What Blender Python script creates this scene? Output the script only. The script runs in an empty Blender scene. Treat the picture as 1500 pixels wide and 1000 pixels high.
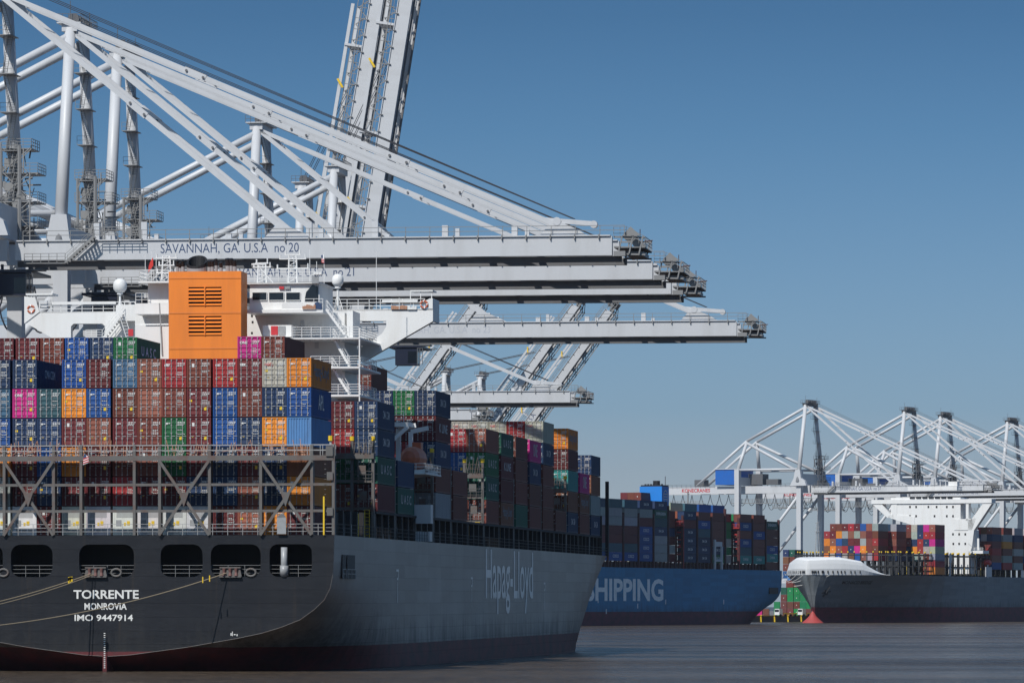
import bpy, math, random
from mathutils import Matrix, Vector
R = math.radians
rnd = random.Random(7)
sc = bpy.context.scene
# ------------------------------------------------------------------ camera, sky, sun, exposure
F = 7350.0; HZ = 887.0; CH = 6.5            # focal length in photo pixels, horizon row, eye height (m)
cam = bpy.data.objects.new('camera', bpy.data.cameras.new('camera')); sc.collection.objects.link(cam)
sc.camera = cam
cam.location = (0, 0, CH); cam.rotation_euler = (R(90), 0, 0)
cam.data.sensor_width = 36.0; cam.data.lens = 36.0 * F / 1500.0
cam.data.shift_y = (HZ - 500.0) / 1500.0
cam.data.clip_start = 1.0; cam.data.clip_end = 60000.0
SUN_EL = 47.0; SUN_AZ = 30.0                # azimuth: degrees left of straight behind the camera
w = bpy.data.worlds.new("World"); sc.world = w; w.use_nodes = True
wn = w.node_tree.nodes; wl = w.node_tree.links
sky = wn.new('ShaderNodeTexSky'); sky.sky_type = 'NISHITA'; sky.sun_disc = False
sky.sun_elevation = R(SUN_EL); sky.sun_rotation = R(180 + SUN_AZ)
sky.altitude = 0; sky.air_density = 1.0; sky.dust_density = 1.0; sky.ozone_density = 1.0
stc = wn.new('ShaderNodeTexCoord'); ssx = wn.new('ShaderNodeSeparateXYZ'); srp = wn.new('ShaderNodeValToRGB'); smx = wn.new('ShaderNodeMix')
smx.data_type = 'RGBA'; smx.blend_type = 'MULTIPLY'; smx.inputs[0].default_value = 1.0     # sky tint: deepens towards frame top, higher stops raised to add fill light
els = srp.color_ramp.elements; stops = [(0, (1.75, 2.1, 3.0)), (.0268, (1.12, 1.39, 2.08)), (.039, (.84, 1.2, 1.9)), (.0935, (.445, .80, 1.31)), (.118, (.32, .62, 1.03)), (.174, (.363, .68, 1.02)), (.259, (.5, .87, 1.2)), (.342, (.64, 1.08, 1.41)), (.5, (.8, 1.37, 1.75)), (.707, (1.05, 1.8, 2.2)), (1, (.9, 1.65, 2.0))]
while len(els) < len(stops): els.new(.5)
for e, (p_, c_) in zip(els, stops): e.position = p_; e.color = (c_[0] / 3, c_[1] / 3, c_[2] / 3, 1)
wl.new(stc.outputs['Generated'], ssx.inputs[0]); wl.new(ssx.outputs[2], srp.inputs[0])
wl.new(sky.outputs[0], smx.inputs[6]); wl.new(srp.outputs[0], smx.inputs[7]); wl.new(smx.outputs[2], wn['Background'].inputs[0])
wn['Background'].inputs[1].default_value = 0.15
sun = bpy.data.objects.new('sun', bpy.data.lights.new('sun', 'SUN')); sc.collection.objects.link(sun)
sun.data.energy = 4.2; sun.data.angle = R(0.53); sun.data.color = (1.0, 0.96, 0.90)
sdir = Vector((-math.sin(R(SUN_AZ)) * math.cos(R(SUN_EL)), -math.cos(R(SUN_AZ)) * math.cos(R(SUN_EL)), math.sin(R(SUN_EL))))
sun.rotation_euler = sdir.to_track_quat('Z', 'Y').to_euler()
sc.view_settings.view_transform = 'Standard'; sc.view_settings.look = 'None'
sc.view_settings.exposure = 0.0; sc.view_settings.gamma = 1.0; sc.view_settings.use_curve_mapping = False

# ------------------------------------------------------------------ helpers
def link(o): sc.collection.objects.link(o); return o
def tag(o, label=None, cat=None, group=None, kind=None):
    if label: o['label'] = label
    if cat: o['category'] = cat
    if group: o['group'] = group
    if kind: o['kind'] = kind
    return o
def empty(name, mat, label, cat, group=None):
    o = link(bpy.data.objects.new(name, None)); o.matrix_world = mat; o.empty_display_size = .5
    return tag(o, label, cat, group)
class MB:
    def __init__(s): s.v = []; s.f = []; s.m = []; s.c = []
    def quad(s, pts, m=0, c=None):
        n = len(s.v); s.v += [tuple(p) for p in pts]; s.f.append(tuple(range(n, n + len(pts)))); s.m.append(m); s.c.append(c)
    def box(s, x0, x1, y0, y1, z0, z1, m=0, c=None):
        n = len(s.v)
        s.v += [(x0,y0,z0),(x1,y0,z0),(x1,y1,z0),(x0,y1,z0),(x0,y0,z1),(x1,y0,z1),(x1,y1,z1),(x0,y1,z1)]
        for f in ((0,3,2,1),(4,5,6,7),(0,1,5,4),(1,2,6,5),(2,3,7,6),(3,0,4,7)):
            s.f.append(tuple(n + i for i in f)); s.m.append(m); s.c.append(c)
        return s
    def beam(s, p, q, w_, h_=None, m=0, w2=None, h2=None):
        h_ = h_ or w_; w2 = w2 or w_; h2 = h2 or h_
        p = Vector(p); q = Vector(q); d = (q - p)
        if d.length < 1e-6: return s
        d.normalize(); up = Vector((0, 0, 1)) if abs(d.z) < .97 else Vector((1, 0, 0))
        a = d.cross(up).normalized(); b = a.cross(d).normalized(); n = len(s.v)
        for c, ww, hh in ((p, w_, h_), (q, w2, h2)):
            for sx, sy in ((-1,-1),(1,-1),(1,1),(-1,1)):
                s.v.append(tuple(c + a * (sx * ww / 2) + b * (sy * hh / 2)))
        for f in ((0,3,2,1),(4,5,6,7),(0,1,5,4),(1,2,6,5),(2,3,7,6),(3,0,4,7)):
            s.f.append(tuple(n + i for i in f)); s.m.append(m); s.c.append(None)
        return s
    def tube(s, p, q, r, r2=None, k=10, m=0, caps=True):
        r2 = r if r2 is None else r2
        p = Vector(p); q = Vector(q); d = (q - p).normalized()
        up = Vector((0, 0, 1)) if abs(d.z) < .97 else Vector((1, 0, 0))
        a = d.cross(up).normalized(); b = a.cross(d).normalized(); n = len(s.v)
        for c, rr in ((p, r), (q, r2)):
            for i in range(k):
                t = 2 * math.pi * i / k
                s.v.append(tuple(c + a * (rr * math.cos(t)) + b * (rr * math.sin(t))))
        for i in range(k):
            j = (i + 1) % k
            s.f.append((n + i, n + j, n + k + j, n + k + i)); s.m.append(m); s.c.append(None)
        if caps:
            s.f.append(tuple(n + i for i in reversed(range(k)))); s.m.append(m); s.c.append(None)
            s.f.append(tuple(n + k + i for i in range(k))); s.m.append(m); s.c.append(None)
        return s
    def path(s, pts, r, k=6, m=0):
        for a, b in zip(pts, pts[1:]): s.tube(a, b, r, k=k, m=m, caps=False)
        return s
    def prism(s, pts, y0, y1, m=0):           # polygon in (x,z), thick in y
        n = len(s.v); k = len(pts)
        s.v += [(x, y0, z) for x, z in pts] + [(x, y1, z) for x, z in pts]
        s.f.append(tuple(range(n, n + k))); s.f.append(tuple(reversed(range(n + k, n + 2 * k))))
        for i in range(k):
            j = (i + 1) % k; s.f.append((n + i, n + k + i, n + k + j, n + j))
        s.m += [m] * (k + 2); s.c += [None] * (k + 2); return s
    def lathe(s, cx, cy, prof, k=16, m=0):     # prof: (r,z) list
        n = len(s.v)
        for r, z in prof:
            for i in range(k):
                t = 2 * math.pi * i / k; s.v.append((cx + r * math.cos(t), cy + r * math.sin(t), z))
        for a in range(len(prof) - 1):
            for i in range(k):
                j = (i + 1) % k
                s.f.append((n + a*k + i, n + a*k + j, n + (a+1)*k + j, n + (a+1)*k + i)); s.m.append(m); s.c.append(None)
        return s
    def rail(s, pts, h=1.05, step=1.6, rails=3, r=.035, m=0):
        for a, b in zip(pts, pts[1:]):
            a = Vector(a); b = Vector(b); L = (b - a).length; n = max(1, round(L / step))
            for i in range(n + 1):
                p = a.lerp(b, i / n); s.beam(p, p + Vector((0, 0, h)), r * 1.6, r * 1.6, m)
            for k in range(1, rails + 1):
                z = Vector((0, 0, h * k / rails)); s.beam(a + z, b + z, r * 1.6, r * 1.6, m)
        return s
    def ladder(s, p, q, wv, step=.35, r=.04, m=0):
        p = Vector(p); q = Vector(q); wv = Vector(wv)
        s.beam(p, q, r*1.6, r*1.6, m); s.beam(p + wv, q + wv, r*1.6, r*1.6, m)
        n = max(1, int((q - p).length / step))
        for i in range(n + 1):
            c = p.lerp(q, i / n); s.beam(c, c + wv, r, r, m)
        return s
    def stairs(s, p, q, width, m=0, r=.04):   # flight in plane x-z between p and q, width along y
        p = Vector(p); q = Vector(q); wy = Vector((0, width, 0)); n = max(2, int(abs(q.z - p.z) / .3))
        s.beam(p, q, .06, .25, m); s.beam(p + wy, q + wy, .06, .25, m)
        for i in range(n):
            c = p.lerp(q, (i + .5) / n); s.box(c.x - .14, c.x + .14, c.y, c.y + width, c.z - .02, c.z + .02, m)
        up = Vector((0, 0, 1))
        for o_ in (Vector(), wy):
            for h in (.5, 1.0): s.beam(p + o_ + up*h, q + o_ + up*h, r, r, m)
            for i in range(0, n + 1, 3):
                c = p.lerp(q, i / n) + o_; s.beam(c, c + up, r, r, m)
        return s
    def mesh(s, name, mats, smooth=False):
        me = bpy.data.meshes.new(name); me.from_pydata(s.v, [], s.f)
        if not isinstance(mats, (list, tuple)): mats = [mats]
        for m in mats: me.materials.append(m)
        if any(s.m): me.polygons.foreach_set('material_index', s.m)
        if any(c is not None for c in s.c):
            at = me.color_attributes.new('paint', 'FLOAT_COLOR', 'CORNER')
            i = 0
            for p_, c in zip(me.polygons, s.c):
                for li in p_.loop_indices: at.data[li].color = (c or (.3,.3,.3)) + (1,)
        if smooth: me.polygons.foreach_set('use_smooth', [True] * len(me.polygons))
        me.update(); return me
    def build(s, name, mats, parent=None, smooth=False, mat=None):
        return put(name, s.mesh(name, mats, smooth), parent, mat)
def put(name, me, parent=None, mat=None, color=None):
    o = link(bpy.data.objects.new(name, me))
    if parent is not None: o.parent = parent
    if mat is not None: o.matrix_local = mat
    if color: o.color = tuple(color) + (1,)
    return o
_tc = {}
def glyphs(text, bold=0.0, spacing=1.0):
    key = (text, bold, spacing)
    if key not in _tc:
        cu = bpy.data.curves.new('t', 'FONT'); cu.body = text; cu.size = 1; cu.offset = bold; cu.space_character = spacing; cu.resolution_u = 3
        ob = bpy.data.objects.new('t', cu); me = bpy.data.meshes.new_from_object(ob); bpy.data.objects.remove(ob)
        vs = [v.co[:] for v in me.vertices]; fs = [tuple(p.vertices) for p in me.polygons]
        x0 = min(v[0] for v in vs); x1 = max(v[0] for v in vs); y0 = min(v[1] for v in vs); y1 = max(v[1] for v in vs)
        _tc[key] = ([((v[0]-x0)/(x1-x0), (v[1]-y0)/(y1-y0)) for v in vs], fs)
    return _tc[key]
def lettering(text, fn, mat, parent, bold=0.0, spacing=1.0, name='lettering'):   # fn maps (u,v) in 0..1 to a point
    vs, fs = glyphs(text, bold, spacing)
    me = bpy.data.meshes.new(name); me.from_pydata([tuple(fn(a, b)) for a, b in vs], [], fs); me.materials.append(mat); me.update()
    return put(name, me, parent)

# ------------------------------------------------------------------ materials
def newmat(name):
    m = bpy.data.materials.new(name); m.use_nodes = True
    return m, m.node_tree.nodes, m.node_tree.links, m.node_tree.nodes['Principled BSDF']
def paint(name, col, rough=.5, dirt=.25, scale=.6, bump=0.0, metal=0.0, streak=False, dirtcol=(.09,.06,.045)):
    m, n, l, b = newmat(name)
    b.inputs['Roughness'].default_value = rough; b.inputs['Metallic'].default_value = metal
    if dirt <= 0: b.inputs['Base Color'].default_value = tuple(col) + (1,); return m
    tc = n.new('ShaderNodeTexCoord'); mp = n.new('ShaderNodeMapping'); nz = n.new('ShaderNodeTexNoise'); cr = n.new('ShaderNodeValToRGB'); mx = n.new('ShaderNodeMix'); mx.data_type = 'RGBA'
    mp.inputs['Scale'].default_value = (scale, scale, scale * (.12 if streak else 1))
    nz.inputs['Scale'].default_value = 1; nz.inputs['Detail'].default_value = 6; nz.inputs['Roughness'].default_value = .65
    cr.color_ramp.elements[0].position = .48; cr.color_ramp.elements[0].color = (0,0,0,1); cr.color_ramp.elements[1].position = .75; cr.color_ramp.elements[1].color = (dirt,)*3 + (1,)
    l.new(tc.outputs['Object'], mp.inputs[0]); l.new(mp.outputs[0], nz.inputs['Vector']); l.new(nz.outputs[0], cr.inputs[0]); l.new(cr.outputs[0], mx.inputs[0])
    mx.inputs[6].default_value = tuple(col) + (1,); mx.inputs[7].default_value = tuple(dirtcol) + (1,)
    l.new(mx.outputs[2], b.inputs['Base Color'])
    if bump:
        bp = n.new('ShaderNodeBump'); bp.inputs['Strength'].default_value = bump; bp.inputs['Distance'].default_value = .05
        l.new(nz.outputs[0], bp.inputs['Height']); l.new(bp.outputs[0], b.inputs['Normal'])
    return m
def object_paint(name, attr=False):
    m, n, l, b = newmat(name)
    if attr:
        src = n.new('ShaderNodeVertexColor'); src.layer_name = 'paint'; out = src.outputs[0]
    else:
        oi = n.new('ShaderNodeObjectInfo'); out = oi.outputs['Color']
    tc = n.new('ShaderNodeTexCoord'); mp = n.new('ShaderNodeMapping'); nz = n.new('ShaderNodeTexNoise'); cr = n.new('ShaderNodeValToRGB'); mx = n.new('ShaderNodeMix'); mx.data_type = 'RGBA'
    mp.inputs['Scale'].default_value = (1.3, 1.3, .35); nz.inputs['Detail'].default_value = 8; nz.inputs['Roughness'].default_value = .7; nz.inputs['Scale'].default_value = 1.2
    l.new(tc.outputs['Object'], mp.inputs[0])
    if not attr:
        ad = n.new('ShaderNodeVectorMath'); ad.operation = 'ADD'; ms = n.new('ShaderNodeMath'); ms.operation = 'MULTIPLY'; ms.inputs[1].default_value = 90
        l.new(oi.outputs['Random'], ms.inputs[0]); l.new(mp.outputs[0], ad.inputs[0]); l.new(ms.outputs[0], ad.inputs[1]); l.new(ad.outputs[0], nz.inputs['Vector'])
    else: l.new(mp.outputs[0], nz.inputs['Vector'])
    cr.color_ramp.elements[0].position = .45; cr.color_ramp.elements[0].color = (.02,.02,.02,1); cr.color_ramp.elements[1].position = .8; cr.color_ramp.elements[1].color = (.4,.4,.4,1)
    l.new(nz.outputs[0], cr.inputs[0]); l.new(cr.outputs[0], mx.inputs[0]); l.new(out, mx.inputs[6]); mx.inputs[7].default_value = (.07,.045,.035,1)
    l.new(mx.outputs[2], b.inputs['Base Color']); b.inputs['Roughness'].default_value = .6; b.inputs['Specular IOR Level'].default_value = .22
    return m
M = dict(
    box=object_paint('container_paint'), boxes=object_paint('container_paint_far', True),
    steel=paint('galvanised_steel', (.34,.34,.34), .45, .3, 3), frame=paint('weathered_grey_steel', (.115,.11,.105), .6, .9, .7, dirtcol=(.12,.05,.03)),
    crane=paint('crane_grey_paint', (.52,.53,.55), .45, .22, .35, streak=True, dirtcol=(.25,.24,.22)),
    cranedark=paint('crane_machinery', (.11,.115,.125), .5, .4, 1), railgrey=paint('crane_rail', (.13,.132,.14), .6, .3, 1),
    handrail=paint('handrail_grey', (.22,.22,.22), .5, 0), cable=paint('steel_cable', (.03,.032,.04), .5, 0),
    screen=paint('bright_white_paint', (.82,.82,.81), .4, .12, .4, dirtcol=(.5,.47,.42)), white=paint('ship_white_paint', (.74,.74,.73), .45, .22, .5, streak=True, dirtcol=(.4,.33,.25)), orange=paint('funnel_orange', (.82,.22,.02), .55, .6, .25, streak=True, dirtcol=(.45,.12,.02)),
    black=paint('black_steel_and_shade', (.012,.012,.014), .6, 0), dark=paint('dark_interior', (.02,.021,.024), .7, 0), glass=paint('dark_window_glass', (.01,.014,.02), .08, 0),
    letter=paint('white_lettering', (.72,.72,.7), .5, .35, 2, dirtcol=(.15,.15,.15)), ghost=paint('faded_lettering', (.72,.73,.74), .24, .5, 1, dirtcol=(.3,.3,.31)), faint=paint('glare_faded_lettering', (.42,.44,.48), .5, 0), roller=paint('rusty_roller', (.17,.08,.07), .6, .4, 4), whiteletter=paint('huge_white_lettering', (.86,.85,.83), .5, .3, .6, dirtcol=(.2,.25,.3)),  # faint: boom glare put into the letter colour, plus faded container logos
    navyletter=paint('navy_lettering', (.03,.06,.14), .5, 0), yellow=paint('yellow_paint', (.75,.5,.02), .5, .2, 2), red=paint('red_paint', (.55,.03,.02), .5, 0),
    rope=paint('tan_mooring_rope', (.3,.24,.16), .8, 0), duct=paint('pipe_grey', (.3,.31,.32), .4, .3, 2), boat=paint('lifeboat_orange', (.5,.12,.05), .5, .3, 2),
    deck=paint('deck_paint', (.05,.045,.04), .7, .3, 1), bluehouse=paint('blue_house_paint', (.01,.11,.42), .5, .25, .5), cosfun=paint('bright_blue_funnel', (.01,.2,.62), .5, .1, .5),
    redframe=paint('red_lashing_steel', (.33,.02,.025), .6, .3, 1), darkred=paint('dark_red_steel', (.06,.012,.014), .6, .3, 1), tarp=paint('folded_awning', (.42,.22,.14), .8, .4, 5),
    concrete=paint('quay_concrete', (.16,.155,.15), .85, .4, .3), sign=paint('white_sign', (.8,.8,.8), .5, 0), redletter=paint('red_lettering', (.5,.03,.04), .5, 0),
    steelblue=paint('cab_blue_black', (.008,.012,.03), .4, 0))
def hull_mat(name, top, low, zline, seam=True, rough=.42, weather=.6, light=(.12,.125,.13), streaks=(.02,.02,.02), spec=.35):
    m, n, l, b = newmat(name)
    tc = n.new('ShaderNodeTexCoord'); sp = n.new('ShaderNodeSeparateXYZ'); l.new(tc.outputs['Object'], sp.inputs[0])
    def noise(scale, det=6, rg=.6):
        mp = n.new('ShaderNodeMapping'); mp.inputs['Scale'].default_value = scale; nz = n.new('ShaderNodeTexNoise'); nz.inputs['Scale'].default_value = 1; nz.inputs['Detail'].default_value = det; nz.inputs['Roughness'].default_value = rg
        l.new(tc.outputs['Object'], mp.inputs[0]); l.new(mp.outputs[0], nz.inputs['Vector']); return nz.outputs[0]
    def ramp(x, a, c, ca=(0,0,0,1), cb=(1,1,1,1)):
        r = n.new('ShaderNodeValToRGB'); r.color_ramp.elements[0].position = a; r.color_ramp.elements[1].position = c; r.color_ramp.elements[0].color = ca; r.color_ramp.elements[1].color = cb; l.new(x, r.inputs[0]); return r.outputs[0]
    def mix(f, a, c):
        x = n.new('ShaderNodeMix'); x.data_type = 'RGBA'; l.new(f, x.inputs[0])
        for k, v in ((6, a), (7, c)):
            if isinstance(v, tuple): x.inputs[k].default_value = v + (1,)
            else: l.new(v, x.inputs[k])
        return x.outputs[2]
    def math_(op, a, c):
        x = n.new('ShaderNodeMath'); x.operation = op
        for k, v in ((0, a), (1, c)):
            if isinstance(v, (int, float)): x.inputs[k].default_value = v
            else: l.new(v, x.inputs[k])
        return x.outputs[0]
    col = mix(ramp(noise((.5,.06,.05), 7), .42, .68, cb=(weather,)*3 + (1,)), top, light)
    col = mix(ramp(noise((1.2,1.2,.06), 5, .7), .57, .72, cb=(.55,.55,.55,1)), col, streaks)      # vertical run marks
    wet = ramp(math_('ADD', sp.outputs[2], math_('MULTIPLY', noise((.8,.5,.35), 6, .7), 2.2)), 0, 1)
    edge = math_('LESS_THAN', math_('ADD', sp.outputs[2], math_('MULTIPLY', math_('SUBTRACT', noise((.6,.6,.6), 6, .7), .5), .18)), zline)
    lowdark = ramp(math_('MULTIPLY', math_('SUBTRACT', math_('ADD', zline + 2.4, math_('MULTIPLY', math_('SUBTRACT', noise((.9,.5,.10), 9, .8), .5), 15.0)), sp.outputs[2]), .25), 0, 1, cb=(.6,.6,.6,1))  # patchy darker tone towards the waterline
    fy = n.new('ShaderNodeMath'); fy.operation = 'FLOOR'; l.new(math_('MULTIPLY', sp.outputs[1], 1 / 9.3), fy.inputs[0])
    fz = n.new('ShaderNodeMath'); fz.operation = 'FLOOR'; l.new(math_('MULTIPLY', sp.outputs[2], 1 / 1.35), fz.inputs[0])
    cx = n.new('ShaderNodeCombineXYZ'); l.new(fy.outputs[0], cx.inputs[0]); l.new(fz.outputs[0], cx.inputs[1]); wnz = n.new('ShaderNodeTexWhiteNoise'); l.new(cx.outputs[0], wnz.inputs[0])
    col = mix(math_('MULTIPLY', wnz.outputs[0], .45 if seam else 0.0), col, tuple(min(1, v * .55) for v in top))  # tone per plate: uneven plate reflections put into the colour
    col = mix(lowdark, col, (.02, .021, .022))
    lowc = mix(ramp(noise((.4,.25,.5), 7, .7), .4, .7, cb=(.7,.7,.7,1)), low, (.02,.017,.017))
    col = mix(edge, col, lowc)
    l.new(col, b.inputs['Base Color']); b.inputs['Specular IOR Level'].default_value = spec
    l.new(ramp(math_('MAXIMUM', edge, lowdark), 0, .7, ca=(rough,)*3 + (1,), cb=(max(rough, .62),)*3 + (1,)), b.inputs['Roughness'])
    # welded plate seams: thin ridges along y every ~2.4 m in z, and butts every 9 m in y
    def line(coord, period, width):
        fr = n.new('ShaderNodeMath'); fr.operation = 'FRACT'; l.new(math_('MULTIPLY', coord, 1 / period), fr.inputs[0])
        return math_('LESS_THAN', fr.outputs[0], width / period)
    h = math_('ADD', line(sp.outputs[2], 1.35, .07), line(sp.outputs[1], 9.3, .10))
    h = math_('ADD', math_('MULTIPLY', h, 1.0 if seam else 0.0), math_('MULTIPLY', noise((.55,.22,.75), 3, .5), 1.5))
    bp = n.new('ShaderNodeBump'); bp.inputs['Strength'].default_value = .6; bp.inputs['Distance'].default_value = .05
    l.new(h, bp.inputs['Height']); l.new(bp.outputs[0], b.inputs['Normal'])
    return m
M['hull'] = hull_mat('hull_paint_with_sheen', (.23,.212,.195), (.16,.026,.028), 2.4, light=(.34,.32,.30), rough=.44, weather=.75, spec=.42, streaks=(.06,.057,.055))  # same paint as transom; grazing sky reflection put into a lighter colour
M['ghost'] = paint('faded_lettering', (.9,.86,.8), .42, .3, .8, streak=True, dirtcol=(.3,.3,.3))
M['transom'] = hull_mat('dark_transom_paint', (.014,.0155,.020), (.13,.022,.026), 1.98, weather=.4, light=(.026,.026,.029), streaks=(.04,.032,.026))
M['bluehull'] = hull_mat('blue_hull_paint', (.022,.21,.40), (.15,.028,.045), 4.6, weather=.35, light=(.035,.25,.44), rough=.55)
M['monhull'] = hull_mat('slate_hull_paint', (.20,.225,.24), (.16,.026,.042), 6.0, weather=.3, light=(.25,.27,.28), rough=.55)

# ------------------------------------------------------------------ frames
TH = math.atan2(946, F)
def frame(x, y, th, pitch=0.0): return Matrix.Translation((x, y, 0)) @ Matrix.Rotation(-th, 4, 'Z') @ Matrix.Rotation(pitch, 4, 'X')
SX, SY = -40.22, 497.9
S1 = frame(SX, SY, TH, .0016)
Q1 = frame(SX, SY, TH, 0.0)
def at(px, py, s, fx=SX, fy=SY, th=TH, pitch=.0016):
    """photo pixel seen on the plane y=s of a ship frame -> (t, z) there"""
    k = (px - 750) / F; c, sn = math.cos(th), math.sin(th)
    t = (k * (fy + s * c) - fx - s * sn) / (c + k * sn)
    Y = fy + s * c - t * sn
    return t, CH + (HZ - py) / F * Y - pitch * s
def T(px, s, **k): return at(px, HZ, s, **k)[0]
def Z(px, py, s, **k): return at(px, py, s, **k)[1]

# ------------------------------------------------------------------ water and land
def water_mat():
    m, n, l, b = newmat('river_water')
    tc = n.new('ShaderNodeTexCoord')
    def noise(sc_, det, rot=.0, rg=.55):
        mp = n.new('ShaderNodeMapping'); mp.inputs['Scale'].default_value = sc_; mp.inputs['Rotation'].default_value = (0, 0, rot)
        nz = n.new('ShaderNodeTexNoise'); nz.inputs['Scale'].default_value = 1; nz.inputs['Detail'].default_value = det; nz.inputs['Roughness'].default_value = rg
        l.new(tc.outputs['Object'], mp.inputs[0]); l.new(mp.outputs[0], nz.inputs['Vector']); return nz.outputs[0]
    def mul(a, v):
        x = n.new('ShaderNodeMath'); x.operation = 'MULTIPLY'; l.new(a, x.inputs[0])
        if isinstance(v, float): x.inputs[1].default_value = v
        else: l.new(v, x.inputs[1])
        return x.outputs[0]
    def add(a, c): x = n.new('ShaderNodeMath'); x.operation = 'ADD'; l.new(a, x.inputs[0]); l.new(c, x.inputs[1]); return x.outputs[0]
    def ramp(a, p0, p1, c0, c1):
        r = n.new('ShaderNodeValToRGB'); r.color_ramp.elements[0].position = p0; r.color_ramp.elements[1].position = p1; r.color_ramp.elements[0].color = c0 + (1,); r.color_ramp.elements[1].color = c1 + (1,); l.new(a, r.inputs[0]); return r.outputs[0]
    wind = ramp(noise((.0035, .016, 1), 5, .12, .6), .38, .66, (.7,)*3, (1,)*3)          # calm slicks and wind-ruffled patches
    grain = add(mul(noise((.55, .10, 1), 6, .1, .7), 1.9), add(mul(noise((.10, .03, 1), 5, -.35, .6), 2.4), mul(noise((1.8, .5, 1), 4, .3, .7), .35)))
    silt_ripples = ramp(add(mul(noise((.006, .02, 1), 5, .1), .5), mul(noise((.45, .08, 1), 6, .1, .8), .5)), .40, .63, (.042, .031, .023), (.125, .093, .067))  # silt patches plus ripple light and dark put into the colour
    l.new(silt_ripples, b.inputs['Base Color'])
    l.new(ramp(noise((.0035, .012, 1), 5, .12, .6), .36, .66, (.16,)*3, (.30,)*3), b.inputs['Roughness']); b.inputs['IOR'].default_value = 1.33; b.inputs['Specular IOR Level'].default_value = .055
    bp = n.new('ShaderNodeBump'); bp.inputs['Distance'].default_value = 2.0
    l.new(mul(wind, .9), bp.inputs['Strength']); l.new(grain, bp.inputs['Height']); l.new(bp.outputs[0], b.inputs['Normal'])
    return m
mb = MB(); mb.quad([(-12000, -300, 0), (12000, -300, 0), (12000, 30000, 0), (-12000, 30000, 0)])
tag(mb.build('water', water_mat()), kind='structure')
def QP(t, s):
    p = Q1 @ Vector((t, s, 0)); return (p.x, p.y)
edge = [QP(-31, -150), QP(-31, 300), QP(-80, 450), (-40, 1300), (32, 1838), (88, 2000), (88 + .488 * 2200, 4200)]
land = edge + [(-6000, 4200), (-6000, edge[0][1])]
mb = MB(); n_ = len(land)
mb.quad([(x, y, 2.4) for x, y in reversed(land)])
for i in range(n_):
    a, b = land[i], land[(i + 1) % n_]; mb.quad([(a[0], a[1], -2), (b[0], b[1], -2), (b[0], b[1], 2.4), (a[0], a[1], 2.4)])
tag(mb.build('quay', M['concrete']), kind='structure')

# ------------------------------------------------------------------ hull shapes
STERN = [(22.9,13.5),(22.85,11.5),(22.75,9.6),(22.5,8.3),(21.9,7.1),(20.9,6.15),(19.5,5.15),(17.6,4.4),(15.6,3.8),(13.2,3.3),(10.6,2.85),(8.0,2.4),(5.0,2.0),(2.4,1.65),(0,1.5)]
MIDZ = [13.5, 11.5, 9.6, 7.8, 6.0, 4.2, 2.4, .8, -.8, -3, -6, -9, -9.6, -9.8, -10]
MIDX = [1, 1, 1, 1, 1, 1, 1, 1, 1, 1, 1, .93, .7, .35, 0]
def hull_rows(stations, hb, dz, stern_len, bowf):
    rows = []
    for s in stations:
        f = min(1, max(0, s / stern_len)); f = 1 - (1 - f) ** 2
        row = []
        for (tx, tz), mz, mx in zip(STERN, MIDZ, MIDX):
            x = (tx * (1 - f) / 22.9 + mx * f) * hb; z = tz * (1 - f) + mz * f
            if z > 0 or tz > 9: z = z * dz / 13.5 if z > 0 else z
            row.append((x * bowf(s, z), z))
        rows.append((s, row))
    return rows
def hull_mesh(rows, mat, flip=False):
    mb = MB()
    full = []
    for s, r in rows:
        full.append([(x, s, z) for x, z in r] + [(-x, s, z) for x, z in reversed(r[:-1])])
    for a, b in zip(full, full[1:]):
        n = len(mb.v); k = len(a); mb.v += a + b
        for i in range(k - 1):
            mb.f.append((n + i, n + k + i, n + k + i + 1, n + i + 1)); mb.m.append(0); mb.c.append(None)
    return mb

# ================================================================== NEAR SHIP
ship = empty('container_ship', S1, 'dark grey container ship seen from its stern, orange funnel and white bridge', 'container ship')
DZ = 13.5; HB = 22.9
def bow1(s, z):
    w_ = min(1, max(0, z / DZ)); s0 = 165 + 75 * w_; L = 292 + 10 * w_; p = 3.1 - .9 * w_
    if s <= s0: return 1.0
    return max(0.0, 1 - min(1, (s - s0) / (L - s0)) ** p)
st = [0, 1.5, 3, 4.5, 6, 8, 10, 12, 14, 16, 18, 20, 23, 26, 29, 32, 35, 38, 41, 44, 47, 50, 55, 60, 80, 110, 150, 165, 180, 195, 205, 215, 225, 232, 240, 246, 252, 258, 264, 270, 276, 282, 288, 294, 302]
rows = hull_rows(st, HB, DZ, 50, bow1)
hb1 = hull_mesh(rows, None)
o = hb1.build('hull', M['hull'], ship, smooth=True)
mb = MB()
mb.quad([(r[0][0], s, DZ - .05) for s, r in rows[1:]] + [(-r[0][0], s, DZ - .05) for s, r in reversed(rows[1:])])
mb.build('main_deck', M['deck'], ship)
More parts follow.
